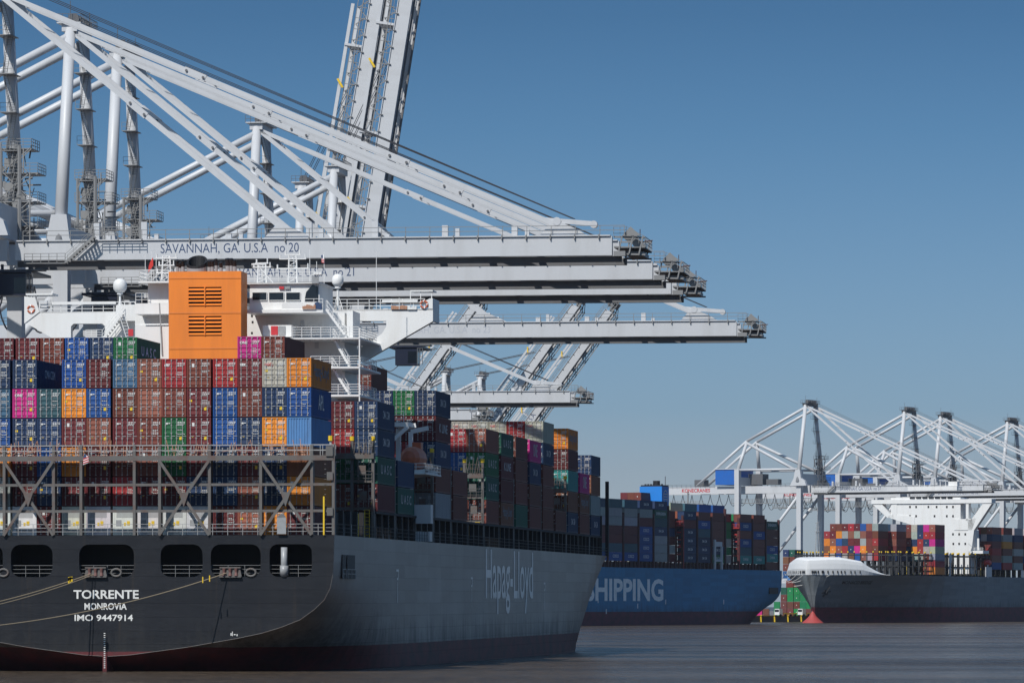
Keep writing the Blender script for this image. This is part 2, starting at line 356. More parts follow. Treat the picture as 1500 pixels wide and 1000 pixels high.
# transom plate with mooring openings
def rrect(x0, x1, z0, z1, r, k=5):
    pts = []
    for cx, cz, a0 in ((x1 - r, z1 - r, 0), (x0 + r, z1 - r, 90), (x0 + r, z0 + r, 180), (x1 - r, z0 + r, 270)):
        for i in range(k + 1):
            a = R(a0 + 90 * i / k); pts.append((cx + r * math.cos(a), cz + r * math.sin(a)))
    return pts
def holed_plate(name, outer, holes, y, thick, mat, parent):
    cu = bpy.data.curves.new('c', 'CURVE'); cu.dimensions = '2D'; cu.fill_mode = 'BOTH'; cu.extrude = thick / 2
    for pl in [outer] + holes:
        sp = cu.splines.new('POLY'); sp.points.add(len(pl) - 1); sp.use_cyclic_u = True
        for i, (a, b) in enumerate(pl): sp.points[i].co = (a, b, 0, 1)
    ob = bpy.data.objects.new('c', cu); me = bpy.data.meshes.new_from_object(ob); bpy.data.objects.remove(ob)
    for v in me.vertices: x, z, d = v.co; v.co = (x, y + thick / 2 - d, z)
    me.materials.clear(); me.materials.append(mat); me.update()
    return put(name, me, parent)
outer = [(x, z) for x, z in STERN] + [(-x, z) for x, z in reversed(STERN[:-1])]
z_hi, z_lo = Z(157, 797, 0), Z(157, 844.5, 0)
wins = []
for a, b, zz0, zz1 in ((235.5,297,796.5,844), (309,382,796,844), (395,457,795.5,844)):
    wins.append((T(a, 0), T(b, 0)))
cw = (T(116.4, 0), T(196.5, 0)); half = (cw[1] - cw[0]) / 2
allw = [(-b, -a) for a, b in reversed(wins)] + [(-half, half)] + wins
holes = [rrect(a, b, z_lo, z_hi, .95 if abs(a) < 16 and abs(b) < 16 else .8) for a, b in allw]
holed_plate('transom', outer, holes, -.06, .3, M['transom'], ship)
mb = MB()                                                            # pale rolled edge along the counter
mb.path([(x, -.09, z) for x, z in outer[2:-2]], .028)
mb.build('transom_edge', M['frame'], ship)
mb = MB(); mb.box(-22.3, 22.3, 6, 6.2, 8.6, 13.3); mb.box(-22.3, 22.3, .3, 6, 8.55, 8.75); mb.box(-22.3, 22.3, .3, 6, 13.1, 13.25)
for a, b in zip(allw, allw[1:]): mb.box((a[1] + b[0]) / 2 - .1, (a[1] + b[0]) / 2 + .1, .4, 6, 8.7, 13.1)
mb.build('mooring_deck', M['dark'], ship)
for i, (a, b) in enumerate(allw):
    mb = MB(); mb.rail([(a, .35, z_lo), (b, .35, z_lo)], 1.15, 1.5, 3, .022); mb.build('railing', M['handrail'], ship)
    mb = MB(); mb.box((a + b) / 2 - .7, (a + b) / 2 + .7, 1.5, 1.8, 12.85, 12.95); mb.build('ceiling_lamp', M['steel'], ship)
for c in (T(141, 0), T(338, 0), -T(338, 0)):                          # fairleads and chocks
    mb = MB(); zc = z_lo
    mb.prism([(c - 1.15, zc), (c + 1.15, zc), (c + .95, zc + .95), (c - .95, zc + .95)], -.25, -.12)
    mb.box(c - 1.05, c + 1.05, -.4, .5, zc + .85, zc + .98); mb.box(c - 1.1, c + 1.1, -.4, .5, zc - .05, zc + .08)
    f = mb.build('roller_fairlead', M['frame'], ship)
    mb = MB()
    for k in (-.6, 0, .6): mb.lathe(c + k, -.32, [(.0, zc + .08), (.2, zc + .1), (.12, zc + .45), (.2, zc + .82), (0, zc + .85)], 12)
    mb.build('roller', M['roller'], f)
    mb = MB(); cc = c + 2.05
    pts = [(cc + .45 * math.cos(2*math.pi*i/16) * (1.1), -.1, zc + .42 + .36 * math.sin(2*math.pi*i/16)) for i in range(17)]
    mb.path(pts, .12, 8); mb.build('mooring_chock', M['frame'], ship, smooth=True)
mb = MB(); c = T(416, 0); mb.tube((c, .1, z_lo), (c, .1, z_hi - .3), .32, k=14); mb.tube((c, .1, z_lo + .1), (c, .1, z_lo + 1.1), .42, k=14); mb.build('vent_pipe', M['duct'], ship, smooth=True)
def tletter(txt, x0, x1, y0, y1, bold=.012):
    t0, z1 = at(x0, y0, 0); t1, z0 = at(x1, y1, 0)
    lettering(txt, lambda u, v: (t0 + (t1 - t0) * u, -.1, z0 + (z1 - z0) * v), M['letter'], ship, bold)
tletter('TORRENTE', 108, 203.5, 863.5, 876.5, .022); tletter('MONROVIA', 124, 186, 882.5, 892.5, .02); tletter('IMO 9447914', 109.5, 195, 899.5, 909, .018)
mb = MB(); tc_ = T(154.5, 0)
for i in range(18): mb.box(tc_ - (.08 if i else .08), tc_ + .08, -.45, -.44, .35 + i * .2, .43 + i * .2)
mb.build('draught_marks', M['letter'], ship)
mb = MB(); mb.prism([(tc_-.22, -5), (tc_+.22, -5), (tc_+.2, 1.62), (tc_-.2, 1.62)], -.4, 7); mb.build('rudder', M['transom'], ship)
mb = MB(); t_, z_ = at(341, 928, 0); mb.box(t_-.05, t_+.02, -.11, -.1, z_-.2, z_+.25); mb.box(t_+.12, t_+.3, -.11, -.1, z_-.1, z_); mb.box(t_+.4, t_+.5, -.11, -.1, z_-.2, z_); mb.box(t_-.2, t_-.1, -.11, -.1, z_-.15, z_+.1); mb.build('load_mark', M['letter'], ship)
# side lettering and marks
def side_s(px, hb=HB):
    return ((495 * 1209.0 / (1699 - px)) - 495) / math.cos(TH)
s0, s1 = side_s(711.5), side_s(781)
lettering('Hapag-Lloyd', lambda u, v: (HB + .04, s0 + (s1 - s0) * u, 5.3 + 7.9 * v), M['ghost'], ship, .012)
for px, z_ in ((582, 9.2), (691, 8.6), (798, 8.2)):
    s = side_s(px); mb = MB()
    x = HB * bow1(s, z_) + .03; mb.box(x, x + .01, s - .5, s + .5, z_, z_ + .25); mb.box(x, x + .01, s - .12, s + .12, z_ - 2.4, z_ - .2); mb.box(x, x + .01, s - .9, s + .9, z_ + .9, z_ + 1.15); mb.box(x, x + .01, s + .5, s + .8, z_ + .2, z_ + .9)
    mb.build('tug_mark', M['ghost'], ship)
mb = MB()
for a, b in ((501, 506), (508, 519.5)):
    sa, sb = side_s(a), side_s(b); mb.prism([], 0, 0) if False else mb.box(HB + .01, HB + .05, sa, sb, 9.2, 11.6)
mb.build('side_opening', M['black'], ship)
mb = MB()
for a, b in ((501, 506), (508, 519.5)):
    sa, sb = side_s(a), side_s(b); mb.rail([(HB + .1, sa, 9.25), (HB + .1, sb, 9.25)], .9, 2, 2, .04)
mb.build('side_opening_rail', M['steel'], ship)
# deck edge: rail, coaming, pillars, near-black with the passage shade in their colour
mb = MB(); mb.box(-18.6, 18.6, 15, 268, DZ, 16.2); mb.build('hatch_coaming', M['dark'], ship)
mb = MB(); mb.box(-21.3, 21.3, 37, 254, 16.22, 16.45); mb.build('hatch_cover', M['dark'], ship)
mb = MB(); mb.rail([(22.6, .5, DZ), (22.6, 250, DZ)], 1.15, 1.9, 3, .03); mb.build('side_railing', M['black'], ship)
BAY = [37.7 + 14.47 * n for n in range(15)]
for s in [16.5] + BAY:
    for ds in (-.9, 3.6, 8.2, 12.4):
        mb = MB(); mb.box(20.7, 21.2, s + ds, s + ds + .5, DZ, 16.2)
        mb.build('support_pillar', M['black'], ship)
mb = MB()
for i in range(26):
    s = rnd.uniform(20, 240); h = rnd.uniform(.6, 1.9); mb.box(19.2, 19.2 + rnd.uniform(.3, .8), s, s + rnd.uniform(.3, 1.0), DZ, DZ + h)
mb.build('deck_fittings', M['duct'], ship)
# lashing bridges along the side
def lash(s, top=22.6, tall=False):
    L = empty('t', Matrix(), None, None) if False else None
    mb = MB()
    for t_ in (18.8, 21.05):
        mb.box(t_ - .15, t_ + .15, s - .2, s + .3, DZ, top + (1.3 if tall else 0))
    for t_ in (-18.8, -21.05): mb.box(t_ - .17, t_ + .17, s - .2, s + .3, DZ, top + 1.3)
    for z_ in (16.6, 19.5): mb.box(-21.2, 21.2, s - .1, s + .1, z_, z_ + .3)
    mb.box(-21.2, 21.2, s - .6, s + .6, top - .6, top)
    mb.rail([(18.9, s - .6, top), (21, s - .6, top)], 1.1, .8, 2, .03); mb.rail([(18.9, s - .3, 16.7), (21, s - .3, 16.7)], 1.1, .8, 3, .03); mb.rail([(18.9, s - .3, 19.6), (21, s - .3, 19.6)], 1.1, .8, 3, .03)
    for i in range(7): x = rnd.uniform(18.9, 20.9); mb.beam((x, s - .7, top), (x + rnd.uniform(-.5, .5), s - .7, top + rnd.uniform(1, 2.2)), .06, .06)
    mb.box(19.6, 20.4, s - .3, s - .1, 17.6, 18.6); mb.box(19.4, 20.3, s - .3, s - .1, 20.4, 21.3)
    o = mb.build('lashing_bridge', M['frame'], ship)
    mb = MB()
    for t_ in ((18.8, 21.05) if tall else ()): mb.lathe(t_, s, [(.0, top + 1.3), (.26, top + 1.32), (.26, top + 1.75), (0, top + 1.8)], 8)
    mb.ladder((20.2, s - .3, DZ), (20.2, s - .3, 16.6), (.5, 0, 0)); mb.box(19.4, 19.7, s - .4, s - .3, DZ + .2, 16.2)
    tag(mb.build('post_lamps', M['yellow'], o), kind='stuff')
for n in (0, 1, 3, 4, 6, 8, 10, 12, 14): lash(BAY[n] - 1.35, tall=n in (0, 3, 6, 12))
mb = MB(); mb.box(-21.4, 21.4, BAY[14] + 13.2, BAY[14] + 13.6, DZ, 19.5); mb.box(21.9, 22.4, BAY[14] + 13.3, BAY[14] + 13.9, DZ, 24.6); mb.build('wave_breaker', M['black'], ship)

# stern lashing frame
st_top = Z(300, 667, 0); st_rail = Z(300, 652, 0)
mains = [T(x, 0) for x in (234, 307, 382, 456.7)]
offs = [-x for x in reversed(mains)]
cl = [T(x, 0) for x in (81.4, 118.8, 196.9)]
cols = sorted(offs + cl + mains + [T(6.6, 0)] + [T(488.4, 0) , -22.55])
cols = sorted(set(round(c, 2) for c in cols))
cc_ = []
for c in cols:
    if not cc_ or c - cc_[-1] > .8: cc_.append(c)
cols = cc_
fr = empty('stern_lashing_bridge', S1.copy(), None, None); fr.name = 'stern_lashing_bridge'; fr.parent = ship; fr.matrix_parent_inverse = Matrix(); fr.matrix_local = Matrix()
for c in cols:
    mb = MB(); mb.box(c - .14, c + .14, -.1, .3, DZ, st_rail + .05); mb.box(c - .06, c + .06, .3, 1.3, DZ, st_top - .6); mb.build('column', M['frame'], fr)
mb = MB(); mb.box(cols[0], cols[-1], -.14, .0, st_top - .5, st_top); mb.box(cols[0], cols[-1], .0, 1.5, st_top - .12, st_top); mb.build('walkway_beam', M['frame'], fr)
for y_ in (709.5, 748): 
    zz = Z(300, y_, 0); mb = MB(); mb.box(cols[0], cols[-1], -.07, .1, zz - .13, zz + .13); mb.box(cols[0], cols[-1], .1, 1.3 if y_ < 720 else .5, zz - .04, zz + .04); mb.build('cross_beam', M['frame'], fr)
for a, b in ((234, 307), (382, 456.7)):
    for sg in (1, -1):
        x0, x1 = sorted((sg * T(a, 0), sg * T(b, 0)))
        mb = MB(); mb.beam((x0, -.2, st_top - .5), (x1, -.2, DZ), .12, .28); mb.build('brace', M['frame'], fr)
        mb = MB(); mb.beam((x1, -.34, st_top - .5), (x0, -.34, DZ), .12, .28); mb.build('brace', M['frame'], fr)
        xm = (x0 + x1) / 2; zm = (st_top - .5 + DZ) / 2
        mb = MB(); mb.prism([(xm - .5, zm + .55), (xm, zm - .9), (xm + .5, zm + .55)], -.45, -.42); mb.build('gusset', M['frame'], fr)
mb = MB(); mb.rail([(cols[0], -.08, st_top), (cols[-1], -.08, st_top)], 1.05, 1.3, 2, .035); mb.rail([(cols[0], 1.4, st_top), (cols[-1], 1.4, st_top)], 1.05, 1.3, 2, .035); mb.rail([(cols[0], -.05, DZ), (cols[-1], -.05, DZ)], 1.1, 1.5, 3, .03)
mb.build('railing', M['steel'], fr)
mb = MB()                                                             # lashing rods and turnbuckles leaning on the rail
for i in range(90):
    x = rnd.uniform(cols[0], 21); a = rnd.uniform(-.5, .5); mb.beam((x, .6, st_top), (x + a, .9, st_top + rnd.uniform(.9, 1.7)), .05, .05)
for i in range(60):
    x = rnd.uniform(cols[0], 20); mb.beam((x, .5, st_top + rnd.uniform(.1, .7)), (x + rnd.uniform(.4, 1.4), .6, st_top + rnd.uniform(.1, .7)), .06, .05)
tag(mb.build('lashing_rods', M['tarp'], fr), kind='stuff')
mb = MB(); x = T(478, 0)
for z_ in [DZ + .5 * k for k in range(0, 17)]: mb.beam((x, -.1, z_), (21.9, -.1, z_), .06, .05)
mb.box(x + .1, x + .7, -.3, -.15, 15.4, 16.2); mb.box(x + .1, x + .7, -.3, -.15, 18.9, 19.7); mb.box(x, x + .7, -.3, -.15, st_top - .1, st_top + .9)
mb.build('ladder', M['frame'], fr)
mb = MB(); mb.box(21.8, 21.95, -.3, -.2, DZ, 17.3); mb.lathe(22.5, .1, [(0, st_rail + .4), (.25, st_rail + .4), (.25, st_rail + .9), (0, st_rail + .9)], 8); mb.build('yellow_ladder_rail', M['yellow'], fr)
mb = MB(); mb.beam((22.5, .1, st_rail), (22.5, .1, st_rail + .6), .2, .2); mb.build('lamp_post', M['steel'], fr)
mb = MB(); x = T(413.5, 0); mb.box(x - .45, x + .45, -.4, -.3, DZ + .1, DZ + 1.7); mb.tube((x, -.35, DZ + 1.7), (x, -.3, DZ + 1.72), .4, k=12); mb.build('vent_head', M['duct'], fr)
# small flag on the rail
mb = MB(); t_, z_ = at(127.5, 672, 0); mb.prism([(t_ - .3, z_ - .6), (t_ + .3, z_ - .35), (t_ + .25, z_ + .2), (t_ - .2, z_ + .55)], -.5, -.47)
o = mb.build('small_flag', M['sign'], None, mat=None); o.matrix_world = S1; tag(o, 'small striped flag draped on the middle of the stern lashing bridge', 'flag')
mb = MB()
for k in range(3): mb.prism([(t_ - .28, z_ - .5 + .22*k), (t_ + .28, z_ - .3 + .22*k), (t_ + .28, z_ - .2 + .22*k), (t_ - .28, z_ - .4 + .22*k)], -.53, -.52)
mb.build('flag_stripe', M['red'], o)
mb = MB(); mb.prism([(t_ - .25, z_ + .1), (t_ + .05, z_ + .12), (t_ + .02, z_ + .45), (t_ - .2, z_ + .5)], -.53, -.52); mb.build('flag_canton', M['navyletter'], o)

# ------------------------------------------------------------------ containers
COL = dict(maroon=(.125,.022,.026), brown=(.165,.045,.032), salmon=(.26,.085,.06), red=(.33,.03,.035), navy=(.016,.042,.105), blue=(.014,.075,.27), lightblue=(.1,.25,.52), teal=(.035,.10,.13),
           green=(.012,.12,.045), orange=(.72,.235,.03), beige=(.42,.4,.34), magenta=(.55,.025,.22), white=(.68,.68,.66), grey=(.3,.32,.33), turquoise=(.04,.28,.26), darkgreen=(.015,.10,.07),
           rust=(.2,.075,.04), darkbrown=(.17,.055,.042), brightgreen=(.015,.22,.075), yellow=(.7,.45,.03), steelblue=(.05,.12,.2))
WORD = dict(lightblue='light blue', darkgreen='dark green', darkbrown='dark brown', brightgreen='bright green', steelblue='steel blue', rust='rusty orange')
BW, BH, BL = 2.44, 2.86, 12.19
def corr_side(mb, x, n=17):
    d = .045 if x > 0 else -.045; step = (BL - .5) / n; y = .25
    for i in range(n):
        a, b, c, e = y, y + step * .3, y + step * .5, y + step * .8
        x0, x1 = x, x - d
        pr = [(x0, a), (x0, b), (x1, c), (x1, e), (x0, y + step)]
        for (xa, ya), (xb, yb) in zip(pr, pr[1:]):
            q = [(xa, ya, .16), (xb, yb, .16), (xb, yb, BH - .12), (xa, ya, BH - .12)]
            mb.quad(q if x > 0 else q[::-1])
        y += step
def box_body(corr=True, endc=False):
    mb = MB(); h = BW / 2
    for x in (-h, h - .14):
        for y in (0, BL - .16): mb.box(x, x + .14, y, y + .16, 0, BH)
        mb.box(x + .01, x + .13, .16, BL - .16, 0, .17); mb.box(x + .01, x + .13, .16, BL - .16, BH - .13, BH - .01)
    for y in (.01, BL - .13):
        mb.box(-h + .14, h - .14, y, y + .12, 0, .15); mb.box(-h + .14, h - .14, y, y + .12, BH - .12, BH - .01)
    if corr: corr_side(mb, h - .02); corr_side(mb, -h + .02)
    else: mb.quad([(h-.03,.1,.1),(h-.03,BL-.1,.1),(h-.03,BL-.1,BH-.1),(h-.03,.1,BH-.1)]); mb.quad([(-h+.03,BL-.1,.1),(-h+.03,.1,.1),(-h+.03,.1,BH-.1),(-h+.03,BL-.1,BH-.1)])
    mb.quad([(-h + .05, .1, BH - .04), (h - .05, .1, BH - .04), (h - .05, BL - .1, BH - .04), (-h + .05, BL - .1, BH - .04)])
    mb.quad([(h - .05, .1, .1), (-h + .05, .1, .1), (-h + .05, BL - .1, .1), (h - .05, BL - .1, .1)])
    mb.quad([(h - .1, BL - .06, .1), (-h + .1, BL - .06, .1), (-h + .1, BL - .06, BH - .1), (h - .1, BL - .06, BH - .1)])
    if endc:
        n = 8; st_ = (BW - .28) / n
        for i in range(n):
            x = -h + .14 + i * st_
            mb.quad([(x, .09, .1), (x + st_*.5, .09, .1), (x + st_*.5, .09, BH-.1), (x, .09, BH-.1)]); mb.quad([(x+st_*.5, .03, .1), (x + st_, .03, .1), (x + st_, .03, BH-.1), (x+st_*.5, .03, BH-.1)])
            mb.quad([(x+st_*.5, .09, .1), (x + st_*.5, .03, .1), (x + st_*.5, .03, BH-.1), (x+st_*.5, .09, BH-.1)]); mb.quad([(x+st_, .03, .1), (x + st_, .09, .1), (x + st_, .09, BH-.1), (x+st_, .03, BH-.1)])
    else: mb.quad([(-h + .1, .11, .1), (h - .1, .11, .1), (h - .1, .11, BH - .1), (-h + .1, .11, BH - .1)])
    return mb.mesh('container_body', M['box'])
ME = dict(body=box_body(), endc=box_body(endc=True), plain=box_body(False))
def door_mesh(sg):
    mb = MB(); x0, x1 = (-1.07, -.015) if sg < 0 else (.015, 1.07)
    mb.box(x0, x1, .07, .1, .17, BH - .14)
    for i in range(5):
        z = .22 + i * .5; a, b = x0 + .05, x1 - .05
        mb.quad([(a, .03, z + .1), (b, .03, z + .1), (b, .07, z + .3), (a, .07, z + .3)]); mb.quad([(a, .03, z), (b, .03, z), (b, .03, z + .1), (a, .03, z + .1)]); mb.quad([(a, .07, z), (b, .07, z), (b, .03, z), (a, .03, z)])
    return mb.mesh('door', M['box'])
def rod_mesh(x):
    mb = MB(); mb.beam((x, -.0, .05), (x, -.0, BH - .05), .045, .045)
    for z in (.12, .8, 1.3, 2.1, BH - .16): mb.box(x - .07, x + .07, -.02, .05, z - .04, z + .04)
    mb.box(x, x + .38, -.04, -.01, 1.0, 1.05)
    return mb.mesh('lock_rod', M['steel'])
ME['dl'], ME['dr'] = door_mesh(-1), door_mesh(1)
RODX = (-.86, -.27, .27, .86); RODS = [rod_mesh(x) for x in RODX]
def placard(k):
    r_ = random.Random(k); mb = MB(); y0, y1 = .022, .028
    for i in range(3):                                        # id lines, upper right of the right door
        z = BH - .48 - i * .14; x = .35
        while x < 1.0 - .2 * (i == 2):
            w_ = r_.uniform(.08, .2); mb.box(x, x + w_, y0, y1, z, z + .07, 0); x += w_ + .05
    for i in range(4):
        z = 1.62 - i * .14
        if r_.random() < .85:
            x = .34
            while x < r_.uniform(.7, 1.0): mb.box(x, x + .14, y0, y1, z, z + .055, 0); x += .2
    if k % 3 == 0: mb.box(.52, .76, y0, y1, .66, 1.0, 1)
    if k % 5 == 1: mb.box(-.95, -.68, y0, y1, 1.5, 1.7, 1)
    if k % 2: mb.quad([(-.72, y0, .9), (-.54, y0, .9), (-.63, y0, 1.06)], 1)
    mb.box(-.95, -.8, y0, y1, .72, .95, 2)
    if k % 5 < 3: mb.box(-.9, -.62, y0, y1, BH - .66, BH - .5, 0); mb.box(-.58, -.4, y0, y1, BH - .6, BH - .52, 0)
    mb.box(.85, .97, y0, y1, .28, .34, 0)
    if k % 5 == 4: mb.box(-.7, -.45, y0, y1, BH - .85, BH - .5, 0)
    return mb.mesh('markings', [M['letter'], M['yellow'], M['duct']])
PLAC = [placard(k) for k in range(10)]
def reefer():
    mb = MB(); mb.box(-1.07, 1.07, .02, .1, .17, BH - .14, 0)
    for i in range(7): mb.box(-.85, .85, .0, .02, 1.75 + i * .11, 1.8 + i * .11, 1)
    mb.box(-.9, -.35, .0, .02, .9, 1.5, 1); mb.box(.2, .5, -.01, .02, 1.0, 1.4, 2); mb.box(-.1, .1, -.01, .02, .95, 1.25, 2)
    for x in (-.6, 0, .6): mb.box(x - .22, x + .22, 0, .02, .3, .6, 1)
    return mb.mesh('reefer_unit', [M['box'], M['duct'], M['yellow']])
ME['reefer'] = reefer()
_lm = {}
def side_logo(txt, col):
    key = (txt, col)
    if key not in _lm:
        vs, fs = glyphs(txt, .01, 1.7 if txt == 'UASC' else 1.0)
        n = len(txt); wd = {'ONE': 4.2, 'UASC': 7.4, 'CMA CGM': 4.6, 'APL': 3.4}.get(txt, min(9, 1.1 * n)); hh = {'ONE': 1.7, 'UASC': 1.0, 'CMA CGM': .85, 'APL': 1.5, 'Hapag-Lloyd': 1.6}.get(txt, 1.0)
        me = bpy.data.meshes.new('lettering'); me.from_pydata([(BW/2 + .012, BL/2 - wd/2 + wd*u, BH*.55 - hh/2 + hh*v) for u, v in vs], [], fs); me.materials.append(M[col]); _lm[key] = me
    return _lm[key]
_dm = {}
def door_logo(txt, col, wd):
    key = (txt, col)
    if key not in _dm:
        vs, fs = glyphs(txt, .03)
        me = bpy.data.meshes.new('lettering'); me.from_pydata([(-.98 + wd*u, .018, BH - .78 + .3*v) for u, v in vs], [], fs); me.materials.append(M[col]); _dm[key] = me
    return _dm[key]
ncont = [0]
def container(mw, colour, label, group, style='door', logo=None, dlogo=None):
    c = COL[colour]; j = rnd.uniform(.85, 1.15); c = tuple(min(.8, x * j * rnd.uniform(.95, 1.05)) for x in c)
    k = ncont[0]; ncont[0] += 1
    dx = rnd.uniform(-.012, .012)
    mw = mw @ Matrix.Translation((dx, rnd.uniform(-.04, .04), 0))
    if style == 'plain':
        o = put('shipping_container', ME['plain'], color=c); o.matrix_world = mw; tag(o, label, 'shipping container', group)
        parent = o
    else:
        o = put('shipping_container', ME['endc' if style == 'corr' else 'body'], color=c); o.matrix_world = mw; tag(o, label, 'shipping container', group)
        if style == 'door':
            ds = [put('door', ME['dl'], o, color=c), put('door', ME['dr'], o, color=c)]
            for i, r_ in enumerate(RODS): put('lock_rod', r_, ds[i // 2])
            tag(put('markings', PLAC[k % 10], o), kind='stuff')
        elif style == 'reefer': put('reefer_unit', ME['reefer'], o, color=c)
    if logo: put('lettering', side_logo(*logo), o)
    if dlogo: put('lettering', door_logo(*dlogo), o)
    return o
ORD = ['', 'first', 'second', 'third', 'fourth', 'fifth', 'sixth', 'seventh', 'eighth', 'ninth', 'tenth', 'eleventh', 'twelfth', 'thirteenth', 'fourteenth', 'fifteenth', 'sixteenth']
TP = 2.93
PIT = 36.6
def rightedge(c):   # photo column of the right edge of stern stack column c
    g = 1.5 * ((c - 1) // 4)
    return 456 - (c - 1) * 36.15 - g * 1.6
A = [ # tiers from top, columns right to left
 'orange beige maroon red brown red salmon blue maroon blue - navy navy',
 'blue navy brown blue maroon brown salmon brown blue orange teal magenta steelblue',
 'lightblue orange navy blue maroon green brown maroon salmon maroon navy navy blue',
 'rust navy maroon navy maroon green salmon brown maroon orange blue maroon orange',
 'orange navy salmon navy navy maroon maroon red maroon maroon navy maroon grey',
 'maroon orange salmon maroon white white white white white white maroon white white']
A[0] = A[0].replace('salmon blue', 'salmon steelblue')
DLOGO = {(0,1): ('OOCL','red',.85), (0,2): ('tex','letter',.6), (0,3): ('cai','letter',.5), (0,5): ('cai','letter',.5), (1,11): ('ONE','letter',.8)}
SLOGO = {(0,0): ('Hapag-Lloyd','navyletter'), (1,0): ('APL','letter'), (0,11): ('CMA CGM','letter')}
AX = S1
sA = 2.0
for r_, row in enumerate(A):
    tier = 5 - r_; z = DZ + .05 + tier * TP
    for c_, col in enumerate(row.split()):
        if col == '-': continue
        t1 = T(rightedge(c_ + 1), sA); x = t1 - BW / 2
        style = 'door'
        if col == 'white': style = 'reefer'
        if (r_, c_) in ((2, 0), (3, 0)): style = 'corr'
        lab = '%s container, %s from the right in the %s tier of the stern block' % (WORD.get(col, col), ORD[c_ + 1], ['top', 'second highest', 'third highest', 'third lowest', 'second lowest', 'lowest'][r_])
        container(AX @ Matrix.Translation((x, sA, z)), col, lab, 'containers in the stern block', style, SLOGO.get((r_, c_)), DLOGO.get((r_, c_)))
# second stern bay: only its seventh tier shows
sB = 16.5
for i, (xr, col, lg, dl) in enumerate([(417, 'brown', None, None), (382.5, 'magenta', None, ('ONE', 'letter', .85)), (200.5, 'green', ('UASC', 'letter'), None), (165.5, 'navy', None, None), (129.5, 'blue', None, None), (93.5, 'brown', None, None), (57.3, 'maroon', None, None), (20, 'maroon', None, None), (-16, 'maroon', None, None)]):
    x = T(xr, sB) - BW / 2
    lab = ('%s container standing on top behind the stern block, ' % WORD.get(col, col)) + ['just right of the pink one', 'in front of the funnel edge', 'left of the funnel', 'second left of the funnel', 'third left of the funnel', 'fourth left of the funnel', 'fifth left of the funnel', 'sixth left of the funnel', 'seventh left of the funnel'][i]
    container(AX @ Matrix.Translation((x, sB, DZ + .05 + 6 * TP)), col, lab, 'containers on the second stern bay', 'door', lg, dl)
mb = MB()
for c_ in range(1, 16):
    x1 = T(417, sB) - (c_ - 1) * 2.5
    for k in range(6): mb.box(x1 - BW, x1, sB, sB + BL, DZ + .05 + k * TP, DZ + .05 + k * TP + BH, 0, COL[rnd.choice(['maroon','brown','navy','blue'])])
o = mb.build('hidden_container_rows', M['boxes']); o.matrix_world = S1; tag(o, 'lower container tiers hidden behind the stern block', 'shipping containers', kind='stuff')

C, U, O_, H, K = ('CMA CGM','faint'), ('UASC','faint'), ('ONE','faint'), ('Hapag-Lloyd','navyletter'), ('K LINE','faint')
SIDE = { # bay: rows from outboard; each row bottom to top: (colour, logo)
 0: [[('maroon',None),('darkgreen',U),('navy',C),('navy',C)], [('salmon',None),('green',None),('red',None),('maroon',None)], [('red',None),('brown',None),('salmon',None),('red',None)], [('brown',None),('brown',None),('maroon',None),('brown',None)]],
 1: [[('darkgreen',U),('navy',None)]],
 3: [[('grey',None),('darkbrown',None),('navy',C),('maroon',K),('navy',C)], [('orange',None),('salmon',None),('red',None),('maroon',None),('green',None)], [('brown',None),('red',None),('salmon',None),('maroon',None),('navy',None)], [('brown',None),('red',None),('maroon',None),('brown',None),('navy',None),('brown',None)]],
 4: [[('darkbrown',None),('darkbrown',None)]],
 6: [[('darkbrown',None),('darkgreen',U),('green',U),('salmon',None)], [('red',None),('green',None),('blue',None),('red',None)], [('brown',None),('maroon',None),('blue',None),('red',None)]],
 7: [[('rust',H),('maroon',None),('maroon',K),('darkgreen',U)], [('brown',None),('red',None),('brown',None),('red',None)]],
 8: [[('darkgreen',None),('darkbrown',None),('darkbrown',None),('darkbrown',None)], [('brown',None),('brown',None),('salmon',None),('red',None)]],
 9: [[('darkbrown',None),('darkbrown',None),('navy',C),('magenta',O_)], [('brown',None),('red',None),('magenta',None),('brown',None)]],
 10: [[('darkbrown',None),('darkbrown',None),('darkbrown',None),('navy',C),('beige',None)], [('brown',None),('orange',None),('brown',None),('blue',None),('red',None)], [('brown',None),('navy',None),('red',None),('maroon',None),('beige',None)], [('brown',None),('navy',None),('brown',None),('maroon',None),('beige',None)], [('brown',None),('navy',None),('red',None),('blue',None),('beige',None)]],
 11: [[('darkbrown',None)]],
 12: [[('navy',C),('rust',None),('turquoise',None),('maroon',None),('orange',H)], [('brown',None),('red',None),('orange',None),('maroon',None),('brown',None)]],
 13: [[('darkbrown',None),('rust',H),('magenta',O_)]],
 14: [[('navy',C),('grey',None),('rust',None),('navy',None)], [('navy',None),('brown',None),('orange',None),('navy',None)]],
}
ROWW = ['outermost', 'second', 'third', 'fourth', 'fifth']
for n, rws in SIDE.items():
    s = BAY[n]
    for ri, row in enumerate(rws):
        x = 21.3 - BW / 2 - 2.5 * ri
        for k, (col, lg) in enumerate(row):
            near = n < 13
            lab = '%s container, %s row %s tier up, %s bay from the grey bow' % (WORD.get(col, col), ROWW[ri], ORD[k + 1], ORD[15 - n])
            container(S1 @ Matrix.Translation((x, s, 16.5 + k * TP)), col, lab, 'containers along the grey ship', 'door', lg if ri == 0 else None, ('OOCL','red',.85) if col == 'beige' else None)

